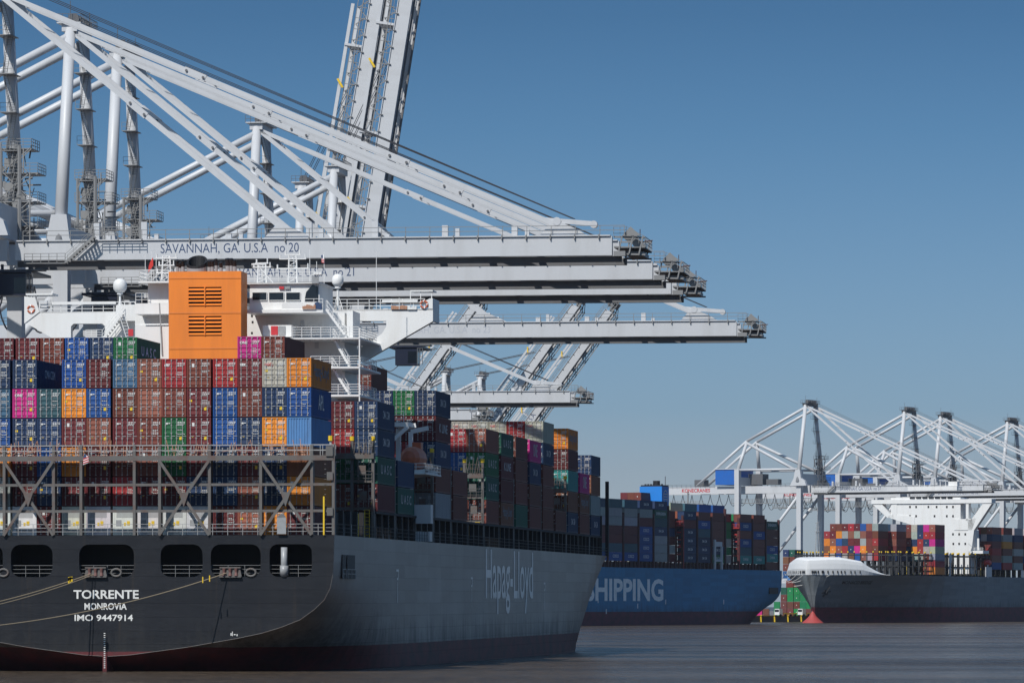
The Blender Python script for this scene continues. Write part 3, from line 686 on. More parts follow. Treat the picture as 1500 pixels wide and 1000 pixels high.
# ------------------------------------------------------------------ funnel and superstructure
SF = 48.0
fx0, fz0 = at(247, 523, SF); fx1, fz1 = at(353, 397, SF)
holesF = []
lv = [(at(276, 448, SF), at(324.3, 420, SF)), (at(276, 491, SF), at(324.3, 462.5, SF))]
fo = [(fx0, 24.0), (fx1, 24.0), (fx1, fz1), (fx0, fz1)]
hl = [[(a[0], a[1]), (b[0], a[1]), (b[0], b[1]), (a[0], b[1])] for a, b in lv]
fun = holed_plate('funnel', fo, hl, SF + .1, .2, M['orange'], ship)
mb = MB(); mb.box(fx0, fx1, SF + .5, SF + 3.8, 24, fz1); mb.build('casing', M['orange'], fun)
mb = MB(); mb.box(fx0 + .02, fx1 - .02, SF + .2, SF + .5, fz1 - .2, fz1 - .01); mb.box(fx1-.2, fx1-.01, SF + .2, SF + .5, 24, fz1-.2); mb.box(fx0+.01, fx0 + .2, SF + .2, SF + .5, 24, fz1-.2); mb.build('casing_edge', M['orange'], fun)
for a, b in lv:
    mb = MB(); mb.box(a[0], b[0], SF + .42, SF + .48, a[1], b[1]); mb.build('louvre_back', M['black'], fun)
    xm = (a[0] + b[0]) / 2
    for sgn in (0, 1):
        xa, xb = (a[0], xm - .06) if sgn == 0 else (xm + .06, b[0])
        for k in range(5):
            z0 = a[1] + (b[1] - a[1]) * (k + .1) / 5; h_ = (b[1] - a[1]) / 5
            mb = MB(); mb.quad([(xa, SF - .02, z0), (xb, SF - .02, z0), (xb, SF + .2, z0 + h_ * .5), (xa, SF + .2, z0 + h_ * .5)]); mb.quad([(xa, SF + .2, z0 + h_ * .52), (xb, SF + .2, z0 + h_ * .52), (xb, SF, z0 + .04), (xa, SF, z0 + .04)])
            mb.build('louvre_slat', M['orange'], fun)
    mb = MB(); mb.box(xm - .06, xm + .06, SF - .05, SF + .1, a[1], b[1]); mb.build('mullion', M['orange'], fun)
mb = MB()
for py in (407, 458, 510): zz = Z(300, py, SF); mb.box(fx0 + .03, fx1 + .02, SF - .02, SF + .01, zz, zz + .02)
mb.build('plate_seams', M['tarp'], fun)
xc, zc = at(288.5, 396, SF + 1.5); 
mb = MB(); k = 20; rr = 1.12
bot = [(xc + rr * math.cos(2*math.pi*i/k), SF + 1.6 + rr * math.sin(2*math.pi*i/k), fz1) for i in range(k)]
top = [(x, y, fz1 + 1.25 + (y - SF - 1.6) * .6) for x, y, z in bot]
ins = [(xc + .82*(x-xc), SF + 1.6 + .82*(y-SF-1.6), z - .05) for x, y, z in top]; low = [(x, y, fz1 + .4) for x, y, z in ins]
for i in range(k):
    j = (i + 1) % k; md = lambda p, q: (p[0], p[1], p[2] + (q[2] - p[2]) * .55); mb.quad([bot[i], bot[j], md(bot[j], top[j]), md(bot[i], top[i])], 0); mb.quad([md(bot[i], top[i]), md(bot[j], top[j]), top[j], top[i]], 1); mb.quad([top[i], top[j], ins[j], ins[i]], 1); mb.quad([ins[i], ins[j], low[j], low[i]], 1)
mb.quad(low, 1); mb.build('exhaust_pipe', [M['duct'], M['black']], fun)
for px, r_, h_ in ((260, .2, 1.0), (264, .16, .8), (268, .2, 1.0), (307, .24, .95), (311, .2, .95), (317, .16, 1.1), (324, .18, .8), (334, .26, 1.1), (339, .22, 1.1), (344, .22, 1.0)):
    x = T(px, SF + 1.5); mb = MB(); mb.tube((x, SF + 1.5, fz1), (x, SF + 1.5, fz1 + h_ * .7), r_, k=10, m=0); mb.tube((x, SF + 1.5, fz1 + h_ * .7), (x, SF + 1.25, fz1 + h_ * 1.3), r_ * 1.15, k=10, m=1); mb.build('exhaust_pipe', [M['duct'], M['black']], fun)
W = M['white']
def BX(px0, px1, py0, py1, s_, depth, name='deckhouse', mat=W, par=ship):
    a = at(px0, py1, s_); b = at(px1, py0, s_); m_ = MB(); m_.box(a[0], b[0], s_, s_ + depth, a[1], b[1]); return m_.build(name, mat, par)
S2 = 56.0
house = BX(198, 505, 458, 760, S2 + 2, 9, 'deckhouse')
BX(198, 247.5, 444, 460, S2 - 2, 5, 'casing_wall', par=house)
BX(217, 247, 414, 444, S2 - 1.5, 4, 'casing_wall', par=house)
BX(203, 248, 411.5, 414.5, S2 - 3, 7, 'top_deck', par=house)
BX(198, 247, 474, 476, S2 - 2.1, .1, 'weld_line', par=house)
BX(198, 249, 478, 620, S2 - 4, 4.2, 'casing_wall', par=house)
mb = MB(); t_, z_ = at(237, 444, S2 - 4); mb.beam((T(234, S2-4), S2 - 4.1, z_), (T(238, S2-4), S2 - 4.1, Z(238, 520, S2-4)), .12, .12); mb.build('drain_pipe', M['duct'], house)
mb = MB(); a = at(204, 411.5, S2 - 3); b = at(247, 411.5, S2 - 3); mb.rail([(a[0], S2 - 3, a[1]), (b[0], S2 - 3, a[1])], 1.2, .8, 3, .03); mb.rail([(a[0], S2 - 3, a[1]), (a[0], S2 + 3, a[1])], 1.2, .8, 3, .03)
a = at(199, 444, S2 - 2); b = at(217, 444, S2 - 2); mb.rail([(a[0], S2 - 2, a[1]), (b[0], S2 - 2, a[1])], 1.1, .7, 3, .03); mb.build('railing', W, house)
# bridge block
br = BX(366, 468, 415, 455, S2 - 2, 9, 'bridge')
BX(361, 470, 413.5, 416, S2 - 2.4, 10, 'bridge_roof', par=br)
for a_, b_ in ((369.6, 391), (394, 416), (419, 440)): 
    BX(a_, b_, 428, 440, S2 - 2.05, .1, 'window', M['glass'], br)
    m_ = MB(); a = at(a_, 440, S2 - 2.1); b = at(b_, 428, S2 - 2.1); 
    for q in (((a[0], a[1]), (b[0], a[1])), ((a[0], b[1]), (b[0], b[1])), ((a[0], a[1]), (a[0], b[1])), ((b[0], a[1]), (b[0], b[1]))): m_.beam((q[0][0], S2 - 2.1, q[0][1]), (q[1][0], S2 - 2.1, q[1][1]), .06, .06)
    m_.build('window_frame', W, br)
m_ = MB(); a = at(446, 441, S2 - 2.1); b = at(466, 417, S2 - 2.1); m_.prism([(a[0], a[1]), (b[0], a[1]), (b[0], b[1] - .2), (a[0] + .9, b[1]), (a[0] + .2, a[1] + 1.0)], S2 - 2.12, S2 - 2.06); m_.build('side_window', M['glass'], br)
BX(361, 473, 453, 458.5, S2 - 3.2, 14, 'bridge_deck', par=br)
mb = MB(); a = at(375, 453, S2 - 3.2); b = at(473, 453, S2 - 3.2); mb.rail([(b[0] - 2, S2 - 3.2, a[1]), (b[0], S2 - 3.2, a[1])], 1.1, .8, 3, .03); a = at(362, 413.5, S2 - 2.4); b = at(466, 413.5, S2 - 2.4); mb.rail([(a[0], S2 - 2.4, a[1]), (b[0], S2 - 2.4, a[1])], 1.1, .9, 3, .03); mb.build('railing', W, br)
BX(413, 444, 443, 452, S2 - 3.25, .1, 'bulwark_panel', par=br)
BX(385, 427, 476, 493.5, S2 - 2.5, 2.6, 'storeroom', par=house)
BX(397, 407, 477.5, 490.5, S2 - 2.6, .1, 'red_box', M['redletter'], house); BX(408, 418, 477.5, 490.5, S2 - 2.6, .1, 'grey_box', M['duct'], house)
for px, py in ((369, 461), (369, 486), (370, 470)): BX(px - 1.3, px + 1.3, py, py + 3, S2 + 1.95, .1, 'porthole', M['black'], house)
for px, pyb in ((443, 478), (464, 500)): BX(px - 3, px + 3, pyb - 9, pyb + 10, S2 + 1.92, .1, 'door', M['crane'], house)
for y_, xr, xl in ((494, 527, 375), (536.5, 527, 455), (577.5, 527, 480)):
    d = BX(xl, xr, y_, y_ + 3.2, S2 - 4.5, 15, 'gallery_deck', par=house)
    a = at(max(xl, 428), y_, S2 - 4.5); b = at(xr, y_, S2 - 4.5)
    mb = MB(); mb.rail([(a[0], S2 - 4.4, a[1]), (b[0] - .1, S2 - 4.4, a[1]), (b[0] - .1, S2 + 8, a[1])], 1.1, 1.1, 4, .035); mb.build('railing', W, house)
a = at(526.5, 480, S2 - 4.5); b = at(526.5, 600, S2 - 4.5); mb = MB(); mb.beam((a[0], S2 - 4.4, a[1]), (a[0], S2 - 4.4, b[1]), .14, .14); mb.build('post', W, house)
for (xa, ya, xb, yb) in ((478, 453, 508, 494), (488, 494, 512, 536.5), (486, 536.5, 512, 577.5)):
    a = at(xa, ya, S2 - 3.5); b = at(xb, yb, S2 - 3.5); mb = MB(); mb.stairs((a[0], S2 - 3.6, a[1]), (b[0], S2 - 3.6, b[1]), .8); mb.build('staircase', W, house)
BX(508, 517, 455, 494, S2 + 1, 5, 'deckhouse_side', par=house)
# bridge wings
SW = 66.0
a_ = lambda px, py: at(px, py, SW)
pts = [a_(500,453.5), a_(498,470), a_(517,470), a_(517,478)] 
wing = MB(); wing.prism([a_(634,452), a_(634,470.5), a_(533,529), a_(527,528), a_(527,510), a_(548,497), a_(560,488), a_(566,478), a_(566,470), a_(476,470), a_(476,453.5)], SW, SW + 1.2)
wr = wing.build('bridge_wing', W, ship)
mb = MB(); mb.box(T(476, SW), T(634, SW), SW, SW + 5, Z(550, 455, SW), Z(550, 453.5, SW)); mb.box(a_(631,0)[0], a_(634,0)[0] + .02, SW + .01, SW + 5, Z(634, 470, SW), Z(634, 437, SW)); mb.prism([a_(634,452), a_(627,452), a_(622, 441), a_(630, 437), a_(634, 437)], SW - .05, SW + .3); mb.build('wing_deck', W, wr)
mb = MB(); z_ = a_(550, 453)[1]; mb.rail([(T(476, SW), SW + .1, z_), (T(622, SW), SW + .1, z_)], 1.15, 1.3, 3, .04); mb.beam((T(560, SW), SW, z_ + .9), (T(612, SW), SW, z_ + .9), .25, .3); mb.build('railing', W, wr)
mb = MB(); a = a_(601, 427); b = a_(634, 425)
for px in (601, 616, 632): mb.beam((T(px, SW), SW + .2, z_), (T(px, SW), SW + .2, a[1]), .08, .08)
mb.box(a[0], b[0], SW, SW + 3, a[1], a[1] + .15); mb.build('awning_frame', W, wr)
def lifering(px, py, s_, lab):
    t_, z_ = at(px, py, s_); o_ = MB(); n_ = 20; rr = .38
    for i in range(n_):
        p = lambda i: (t_ + rr * math.cos(2*math.pi*i/n_), s_ - .12, z_ + rr * math.sin(2*math.pi*i/n_))
        o_.tube(p(i), p(i + 1), .11, k=8, m=1 if i % 5 == 0 else 0, caps=False)
    o_ = o_.build('life_ring', [M['boat'], M['sign']]); o_.matrix_world = S1; tag(o_, lab, 'life ring', 'life rings on the bridge wings')
lifering(621.5, 446, SW, 'orange life ring hung on the right bridge wing end'); lifering(46, 453, SW, 'orange life ring hung on the left bridge wing end')
mb = MB(); mb.prism([a_(38,452), a_(38,473), a_(80,497), a_(104,499), a_(104,478), a_(108,474), a_(150,474), a_(154,478), a_(154,499), a_(200,499), a_(200,457), a_(60,457)], SW, SW + 1.0); wl_ = mb.build('bridge_wing', W, ship)
mb = MB(); mb.prism([a_(36,434), a_(36,474), a_(58,457), a_(52,436)], SW - .1, SW + .15); mb.box(T(36, SW), T(200, SW), SW, SW + 5, Z(100, 458, SW), Z(100, 456.6, SW)); mb.build('wing_deck', W, wl_)
mb = MB(); z_ = a_(100, 457)[1]; mb.rail([(T(58, SW), SW + .1, z_), (T(198, SW), SW + .1, z_)], 1.1, 1.2, 3, .04); mb.box(T(76, SW), T(170, SW), SW - .1, SW + .2, z_ + .85, z_ + 1.15); mb.build('railing', W, wl_)
mb = MB(); a = a_(38, 431)
for px in (40, 46, 54, 76): mb.beam((T(px, SW), SW + .2, z_ if px > 50 else z_ + .3), (T(px, SW), SW + .2, a[1]), .08, .08)
mb.box(T(38, SW), T(77, SW), SW, SW + 3, a[1] - .1, a[1] + .1); mb.build('awning_frame', W, wl_)
mb = MB(); mb.box(T(56, SW), T(68, SW), SW + .3, SW + 1, z_ + .5, z_ + 1.3); mb.build('control_stand', M['crane'], wl_)
a = at(150, 497, SW - 2); b = at(180, 458, SW - 2); mb = MB(); mb.stairs((a[0], SW - 2, a[1]), (b[0], SW - 2, b[1]), 1.2); mb.build('staircase', W, wl_)
a = at(186, 497, SW - 3); b = at(174, 458, SW - 3); mb = MB(); mb.ladder((a[0], SW - 3, a[1]), (b[0], SW - 3, b[1]), (.6, 0, 0)); mb.rail([(T(126, SW-3), SW - 3, a[1]), (T(150, SW-3), SW - 3, a[1])], 1.1, .6, 4, .03); mb.build('ladder', W, wl_)
BX(188, 195, 482, 492, SW - 3.2, .3, 'fire_box', M['redletter'], house)
BX(170, 200, 447, 470, SW - 1.5, 3, 'side_cabin', par=house)
def folded(px0, px1, py0, py1, s_, mat, name):
    a = at(px0, py1, s_); b = at(px1, py0, s_); m_ = MB()
    for i in range(7):
        x = a[0] + (b[0] - a[0]) * i / 7; w__ = (b[0] - a[0]) / 7 * 1.1; h_ = (b[1] - a[1]) * rnd.uniform(.6, 1)
        m_.box(x, x + w__, s_, s_ + .5 + .05 * (i % 2), a[1], a[1] + h_)
    return m_.build(name, mat, ship)
folded(443, 462, 446, 452.5, S2 - 3.4, M['tarp'], 'stowed_canvas'); folded(461, 471, 442, 452.5, S2 - 3.3, M['navyletter'], 'stowed_canvas'); folded(573, 596, 446, 453, SW - .2, M['tarp'], 'stowed_canvas'); folded(597, 610, 448, 453.4, SW - .2, W, 'stowed_canvas')
# radomes, masts, antennas
def radome(px, py0, py1, pyb, s_, w_px):
    t_, z1 = at(px, py0, s_); _, z0 = at(px, py1, s_); _, zb = at(px, pyb, s_); r_ = abs(T(px + w_px/2, s_) - T(px, s_)); m_ = MB()
    zt = z0 + (z1 - z0) * .5
    m_.lathe(t_, s_, [(0, z0), (r_*.62, z0), (r_*.95, z0 + (zt-z0)*.45), (r_, zt), (r_*.93, zt + (z1-zt)*.45), (r_*.7, zt + (z1-zt)*.76), (r_*.35, zt + (z1-zt)*.95), (0, z1)], 20)
    o_ = m_.build('radome', W, ship, smooth=True)
    m_ = MB(); m_.tube((t_, s_, z0), (t_, s_, zb), .13); m_.beam((t_ - .6, s_, zb), (t_, s_, z0 - .9), .07, .07); m_.beam((t_ + .6, s_, zb), (t_, s_, z0 - .9), .07, .07); m_.lathe(t_, s_, [(0, z0 - .3), (.35, z0 - .25), (.35, z0)], 10); m_.build('radome_pedestal', W, ship)
radome(176, 408, 428, 458, SW + 1, 20); radome(495, 401, 419, 454, SW - 6, 17)
def stick(name, px, py0, py1, s_, r=.05, mat=W): a = at(px, py0, s_); b = at(px, py1, s_); m_ = MB(); m_.tube((a[0], s_, a[1]), (b[0], s_, b[1]), r, k=6); m_.build(name, mat, ship)
for px, a, b in ((551.5, 368, 452), (454, 365, 413), (464, 383, 413), (475, 369, 440), (213, 372, 411), (222, 368, 411), (229, 368, 411), (585, 436, 453)): stick('antenna', px, a, b, SW - 6, .035)
def mast(px, py0, py1, s_, arms):
    t_, z1 = at(px, py0, s_); _, z0 = at(px, py1, s_); m_ = MB()
    m_.tube((t_ - .5, s_, z0), (t_ - .4, s_, z1), .09); m_.tube((t_ + .5, s_, z0), (t_ + .4, s_, z1), .09); m_.tube((t_, s_ + 1.4, z0), (t_, s_ + .4, z1), .08)
    n_ = 5
    for i in range(n_):
        za = z0 + (z1 - z0) * i / n_; zb = z0 + (z1 - z0) * (i + 1) / n_; m_.beam((t_ - .5, s_, za), (t_ + .5, s_, zb), .05, .05); m_.beam((t_ - .45, s_, zb), (t_ + .45, s_, zb), .06, .06)
    for fr_, w_ in arms: z_ = z0 + (z1 - z0) * fr_; m_.box(t_ - w_, t_ + w_, s_ - .1, s_ + .15, z_, z_ + .12); m_.tube((t_ - w_ + .1, s_, z_), (t_ - w_ + .1, s_, z_ + .5), .09); m_.tube((t_ + w_ - .1, s_, z_), (t_ + w_ - .1, s_, z_ + .6), .07)
    m_.build('radar_mast', W, ship)
mast(429, 374, 414, S2, [(.5, 1.8), (.85, 1.5), (1.0, .9)]); mast(384, 385, 414, S2, [(.75, 1.0), (.95, .7)]); mast(244, 375, 411, S2 - 2, [(.3, 1.1), (.6, .9), (.9, 1.2)])
m_ = MB(); a = at(371, 385, S2); b = at(382, 414, S2); m_.beam((T(374, S2), S2, a[1]), (T(400, S2), S2, b[1]), .08, .08); c = at(370, 388, S2); m_.box(c[0] - .1, c[0] + 1.4, S2 - .1, S2 + .1, c[1], c[1] + .15); m_.build('radar_scanner', W, ship)
m_ = MB(); a = at(457, 415, S2-3); b = at(467, 404, S2-3); m_.box(a[0], b[0], S2 - 3, S2 - 2.9, a[1], b[1]); m_.build('screen_panel', M['duct'], ship)
for px in (462, 466, 470): m_ = MB(); a = at(px, 401, S2 - 3); m_.lathe(a[0], S2 - 3, [(0, a[1] - .2), (.22, a[1] - .1), (.22, a[1] + .15), (0, a[1] + .2)], 10); m_.build('floodlight', W, ship)
for px0, px1, py0, py1, mt in ((409, 416, 419.5, 423.5, 'redletter'), (417, 425, 419.5, 423.5, 'duct')): BX(px0, px1, py0, py1, S2 - 2.2, .1, 'name_board', M[mt], br)
# flags
def flag(pts_px, s_, mat, lab, extra=None):
    p = [at(x, y, s_) for x, y in pts_px]; m_ = MB()
    m_.prism(p, s_, s_ + .03); o_ = m_.build('flag', mat); o_.matrix_world = S1; tag(o_, lab, 'flag'); return o_
flag([(224.3, 377), (224.6, 389), (217.5, 399), (218, 390), (220.5, 383)], SW - 6.1, M['red'], 'red flag hanging from a thin mast left of the orange funnel')
fo_ = flag([(470.5, 374), (475, 373), (475, 386), (471.5, 383)], SW - 6.1, M['sign'], 'small striped flag hanging right of the bridge radar mast')
m_ = MB()
for i in range(3): p = [at(x, y, SW - 6.12) for x, y in ((471, 379 + i*2.2), (475, 380 + i*2.2), (475, 381 + i*2.2), (471, 380 + i*2.2))]; m_.prism(p, SW - 6.14, SW - 6.11)
m_.build('flag_stripe', M['red'], fo_)
m_ = MB(); m_.prism([at(x, y, SW - 6.1) for x, y in ((470.5, 374), (473, 373.5), (473, 378), (471, 378))], SW - 6.14, SW - 6.11); m_.build('flag_canton', M['navyletter'], fo_)
# lifeboat bay beside the deckhouse
SLB = BAY[2]
t_, z_ = at(622, 670, SLB + 2)
k = 14; prof = [(0,.0),(.6,.75),(1.6,1.15),(4,1.3),(6.5,1.25),(8.2,.85),(9,.0)]
m_ = MB(); rows_ = [[(21.2 - 1.2 + r_ * math.cos(2*math.pi*i/k), SLB + 1.5 + y_, z_ + r_ * 1.05 * math.sin(2*math.pi*i/k)) for i in range(k)] for y_, r_ in prof]
for ra, rb in zip(rows_, rows_[1:]):
    for i in range(k): m_.quad([ra[i], ra[(i+1)%k], rb[(i+1)%k], rb[i]])
lb = m_.build('lifeboat', M['boat'], None, smooth=True); lb.matrix_world = S1; tag(lb, 'orange enclosed lifeboat hanging in davits between the container bays', 'lifeboat')
m_ = MB(); m_.box(19.6, 20.6, SLB + 7.5, SLB + 9, z_ + 1.1, z_ + 1.9); m_.build('canopy', M['boat'], lb)
m_ = MB()
for y_ in (SLB + 1, SLB + 10.5): m_.beam((19, y_, DZ), (19, y_, z_ + 3.2), .4, .5); m_.beam((19, y_, z_ + 3.2), (21, y_, z_ + 3.6), .3, .5); m_.beam((18.5, y_, z_ - 2), (22, y_, z_ - 1.5), .3, .4)
m_.box(18, 22.3, SLB, SLB + 12, z_ - 1.9, z_ - 1.75); m_.rail([(18, SLB, z_ - 1.8), (22.2, SLB, z_ - 1.8), (22.2, SLB + 12, z_ - 1.8)], 1.1, 1.2, 3, .04); m_.rail([(18.2, SLB, DZ+2.6), (22.2, SLB, DZ+2.6)], 1.2, .7, 4, .04)
m_.ladder((18.5, SLB, DZ), (20.5, SLB, z_ - 1.8), (0, .7, 0)); m_.box(18, 20.4, SLB + .1, SLB + 3, z_ - 4.6, z_ - 3.1)
m_.build('davit', W, ship)
m_ = MB(); a = at(588, 690, SLB - 1); b = at(598, 650, SLB - 1); m_.beam((18.9, SLB - 1, b[1] + 1.2), (17.4, SLB - 1, b[1] - 1.3), .6, .7); m_.build('crane_jib', M['duct'], ship)
m_ = MB(); a = at(608, 765, SLB); b = at(641, 738, SLB); m_.box(20.6, 22.9, SLB - .6, SLB + 1.2, 15.6, 17.7); m_.box(21.2, 22.8, SLB - .7, SLB + 1.3, 13.6, 14.7); m_.build('gangway_box', M['crane'], ship)
m_ = MB(); a = at(578, 625, BAY[2] - 2); b = at(600, 606, BAY[2] - 2); m_.box(a[0], b[0], BAY[2] - 3, BAY[2] + 1, a[1] , a[1] + .5); m_.beam((a[0], BAY[2] - 3, a[1] - 1.5), (b[0], BAY[2] - 3, a[1]), .3, .4); m_.rail([(a[0], BAY[2] - 3, a[1] + .5), (b[0] - .5, BAY[2] - 3, a[1] + .5)], 1.2, .8, 3, .04); m_.build('muster_platform', W, ship)

# mooring ropes
def world_rope(p0, p1, sag, r, lab):
    m_ = MB(); n_ = 24; P0, P1 = Vector(p0), Vector(p1)
    m_.path([P0.lerp(P1, i / n_) - Vector((0, 0, sag * 4 * (i/n_) * (1 - i/n_))) for i in range(n_ + 1)], r, 6)
    return tag(m_.build('mooring_rope', M['rope']), lab, 'rope', 'mooring ropes from the stern')
def wp(px, py, s): t_, z_ = at(px, py, s); return S1 @ Vector((t_, s, z_))
def cast(px, py, D): return Vector(((px - 750) / F * D, D, CH + (HZ - py) / F * D))
p_ = wp(133, 840, -.35); r1 = world_rope(p_, cast(-90, 899, 478), .35, .055, 'upper tan mooring rope running left from the centre stern opening')
r1b = world_rope(wp(137, 841, -.35), cast(-90, 902, 477.5), .45, .045, 'lower of two tan ropes running left from the centre stern opening')
p_ = wp(331, 839, -.35); r2 = world_rope(p_, cast(-90, 923, 470), 1.0, .055, 'long tan mooring rope crossing the white ship name on the stern')
m_ = MB(); c = cast(105, 848.5, 492.5)
for i in range(6): m_.box(c.x - .35 + .1 * (i % 3) , c.x - .2 + .15 * (i % 3), c.y - .1, c.y + .1, c.z - .35 + .08 * i, c.z + .2 + .02 * i)
tag(m_.build('rope_guard', M['yellow']), 'yellow chafe guard on the ropes left of the centre stern opening', 'chafe guard')
for px, py in ((297, 848), (307, 846)):
    c = cast(px, py, 493.5); m_ = MB(); m_.box(c.x - .05, c.x + .05, c.y - .05, c.y + .05, c.z - .35, c.z + .25); tag(m_.build('rope_tag', M['yellow']), 'small yellow tag on the long rope, %s the right fairlead' % ('further from' if px == 297 else 'nearer to'), 'rope tag')

# ================================================================== CRANES
CR, HR, DK = M['crane'], M['handrail'], M['cranedark']
def crane(mw, label, group, L=75.0, raised=None, text=None, tx=(6, 26), ink='navyletter', detail=True, cab=None, far=False, tz=(48.7, 49.9), yard=True):
    root = empty('gantry_crane', mw, label, 'gantry crane', group)
    G0, G1 = 48.0, 50.5; XL = -26.0; GY = 4.0
    def part(mb, name, mat=CR, par=root, smooth=False): return mb.build(name, mat, par, smooth)
    for x in (0, XL):
        for sy in (-1, 1):
            mb = MB(); mb.beam((x, sy * 9, 3.4), (x, sy * 9, 56.5 if x == 0 else 57), 1.7, 1.7, 0, 2.1, 1.9); part(mb, 'leg')
            mb = MB(); mb.box(x - 1.2, x + 1.2, sy * 9 - 4, sy * 9 + 4, 2.5, 4.2); part(mb, 'bogie', DK)
        mb = MB(); mb.box(x - .9, x + .9, -9, 9, G1 + .5, G1 + (4.6 if x == 0 else 3.6)); part(mb, 'cross_beam'); mb = MB(); mb.box(x - .7, x + .7, -9, 9, 5, 6.6); part(mb, 'sill_beam')
    for sy in (-1, 1):
        mb = MB(); mb.tube((0, sy * 9, 47.5), (XL, sy * 9, 16), .6, k=8); part(mb, 'brace', smooth=True)
        mb = MB(); mb.beam((0, sy * 9, 15), (XL, sy * 9, 15), 1.2, 1.6); part(mb, 'portal_beam')
        mb = MB(); mb.box(-64, 2, sy * GY - .55, sy * GY + .55, G0, G1 if not far else G1 + .3); part(mb, 'main_girder')
        mb = MB(); mb.tube((0, sy * 10.5, 52), (0, sy * 4, 81), .85, .7, k=14); part(mb, 'mast_post', smooth=True)
        mb = MB(); mb.tube((XL, sy * 9, 56.5), (XL + 1.5, sy * 4.2, 67.5), .75, .6, k=10); part(mb, 'back_post', smooth=True)
        for nm, a, b in (('back_stay', (0, sy * 4.3, 80), (XL + 1.5, sy * 4.2, 67.8)), ('back_stay', (XL + 1.5, sy * 4.2, 67.8), (-46, sy * 4, 51)), ('tie_brace', (XL + 1.5, sy * 4.2, 67), (-1, sy * 8.4, 56)), ('tie_beam', (XL, sy * 9, 56.8), (0, sy * 9, 56.8))):
            mb = MB(); mb.tube(a, b, .55 if nm != 'tie_beam' else .45, k=8); part(mb, nm, smooth=True)
    mb = MB(); mb.box(-1, 1, -4.6, 4.6, 80.6, 81.6); mb.box(-1.6, 1.6, -5, 5, 81.6, 81.75); part(mb, 'mast_head', DK if far else CR)
    mb = MB(); mb.rail([(-1.6, -5, 81.7), (1.6, -5, 81.7), (1.6, 5, 81.7), (-1.6, 5, 81.7)], 1.1, .8, 2, .04)
    for y in (-3.5, -2, -.5, 1, 2.5): mb.tube((.3, y, 82.3), (.3, y + .8, 82.3), .75, k=10)
    mb.tube((0, -4, 81.7), (0, -4, 84.6), .05, k=5); mb.tube((.8, 4, 81.7), (.8, 4, 84), .05, k=5); part(mb, 'sheave_platform', DK)
    # access ladders and platforms between the mast posts, hung on the far post
    mb = MB(); z = 53.0; i = 0
    while z < 79:
        yy = 10.5 - 6.5 * (z - 52) / 29.0; z2 = min(z + 4.6, 80)
        yb = 10.5 - 6.5 * (z2 - 52) / 29.0
        mb.box(-.9, 1.0, yy - 3.0, yy + 1.0, z - .1, z); mb.rail([(-.9, yy - 3.0, z), (1.0, yy - 3.0, z)], 1.1, .9, 2, .03)
        s_ = -1 if i % 2 else 1
        mb.ladder((.35 * -s_, yy - 2.9, z), (.35 * s_, yb - 2.9, z2), (.0, .7, 0), .3, .035); mb.ladder((.5 * -s_ , yy - 2.2, z), (.5 * s_, yb - 2.2, z2), (.5, 0, 0), .3, .035)
        z += 4.6; i += 1
    part(mb, 'mast_ladder', HR if not far else DK)
    mb = MB()
    for z in ((53, 56, 59.5, 62.5) if not far else (53, 57, 61)):
        x1 = 2.6 + (z < 60) * .8
        for y0, y1 in ((6.0, 10.5),):
            mb.box(-1.6, x1, y0, y1, z - .12, z); mb.rail([(-1.6, y0, z), (x1, y0, z), (x1, y1, z)], 1.15, 1.0, 3, .04)
            mb.beam((x1, y0, z - .1), (.6, y0, z - 1.9), .12, .12); mb.beam((x1 - 1, y0, z - 3), (x1 - 1, y0, z), .15, .15)
        mb.tube((1.8, 3, z - 3), (1.8, 3, z), .25, k=6); mb.tube((-1.2, 6, z - 3), (-1.2, 6, z), .2, k=6); mb.beam((-1.2, 6, z - 3), (2.4, 6, z), .12, .12); mb.beam((2.2, 5.8, z - 3), (-.9, 5.8, z), .1, .1); mb.ladder((-.2, 5.6, z - 3), (.6, 5.6, z), (.5, 0, 0)); mb.box(-.8, .4, 6, 7.5, z - 2.2, z - 1.2)
    rc_ = random.Random(int(mw.translation.y))
    for i in range(34):
        a = Vector((rc_.uniform(-1.6, 2.4), rc_.uniform(5.2, 9.5), rc_.uniform(50.8, 62))); d = rc_.choice([Vector((0, 0, rc_.uniform(1, 3.5))), Vector((rc_.uniform(.6, 2), 0, 0)), Vector((rc_.uniform(-1, 1), 0, rc_.uniform(1, 2.5)))])
        mb.beam(a, a + d, rc_.uniform(.06, .2), rc_.uniform(.06, .2))
    for i in range(7): x = rc_.uniform(-1.3, 1.6); z = rc_.uniform(51, 61); mb.box(x, x + rc_.uniform(.4, .9), 6, 6.6, z, z + rc_.uniform(.5, 1.2))
    part(mb, 'service_platforms', HR if not far else DK)
    mb = MB(); mb.prism([(-3.2, 50.6), (3.6, 50.6), (3.0, 52.4), (1.4, 53.4), (1.0, 56.5), (-1.0, 56.5), (-1.6, 53.4)], -10.9, -9.5); mb.prism([(-3.2, 50.6), (3.6, 50.6), (1.4, 53.4), (1.0, 56.5), (-1.0, 56.5), (-1.6, 53.4)], 9.5, 10.9); part(mb, 'mast_foot')
    mb = MB(); mb.box(-37, -27, -6, 6, 51.4, 57.2); h_ = part(mb, 'machinery_house', M['bluehouse'] if far else CR)
    mb = MB(); mb.box(-37.3, -26.7, -6.3, 6.3, 57.2, 57.45); part(mb, 'roof', CR, h_)
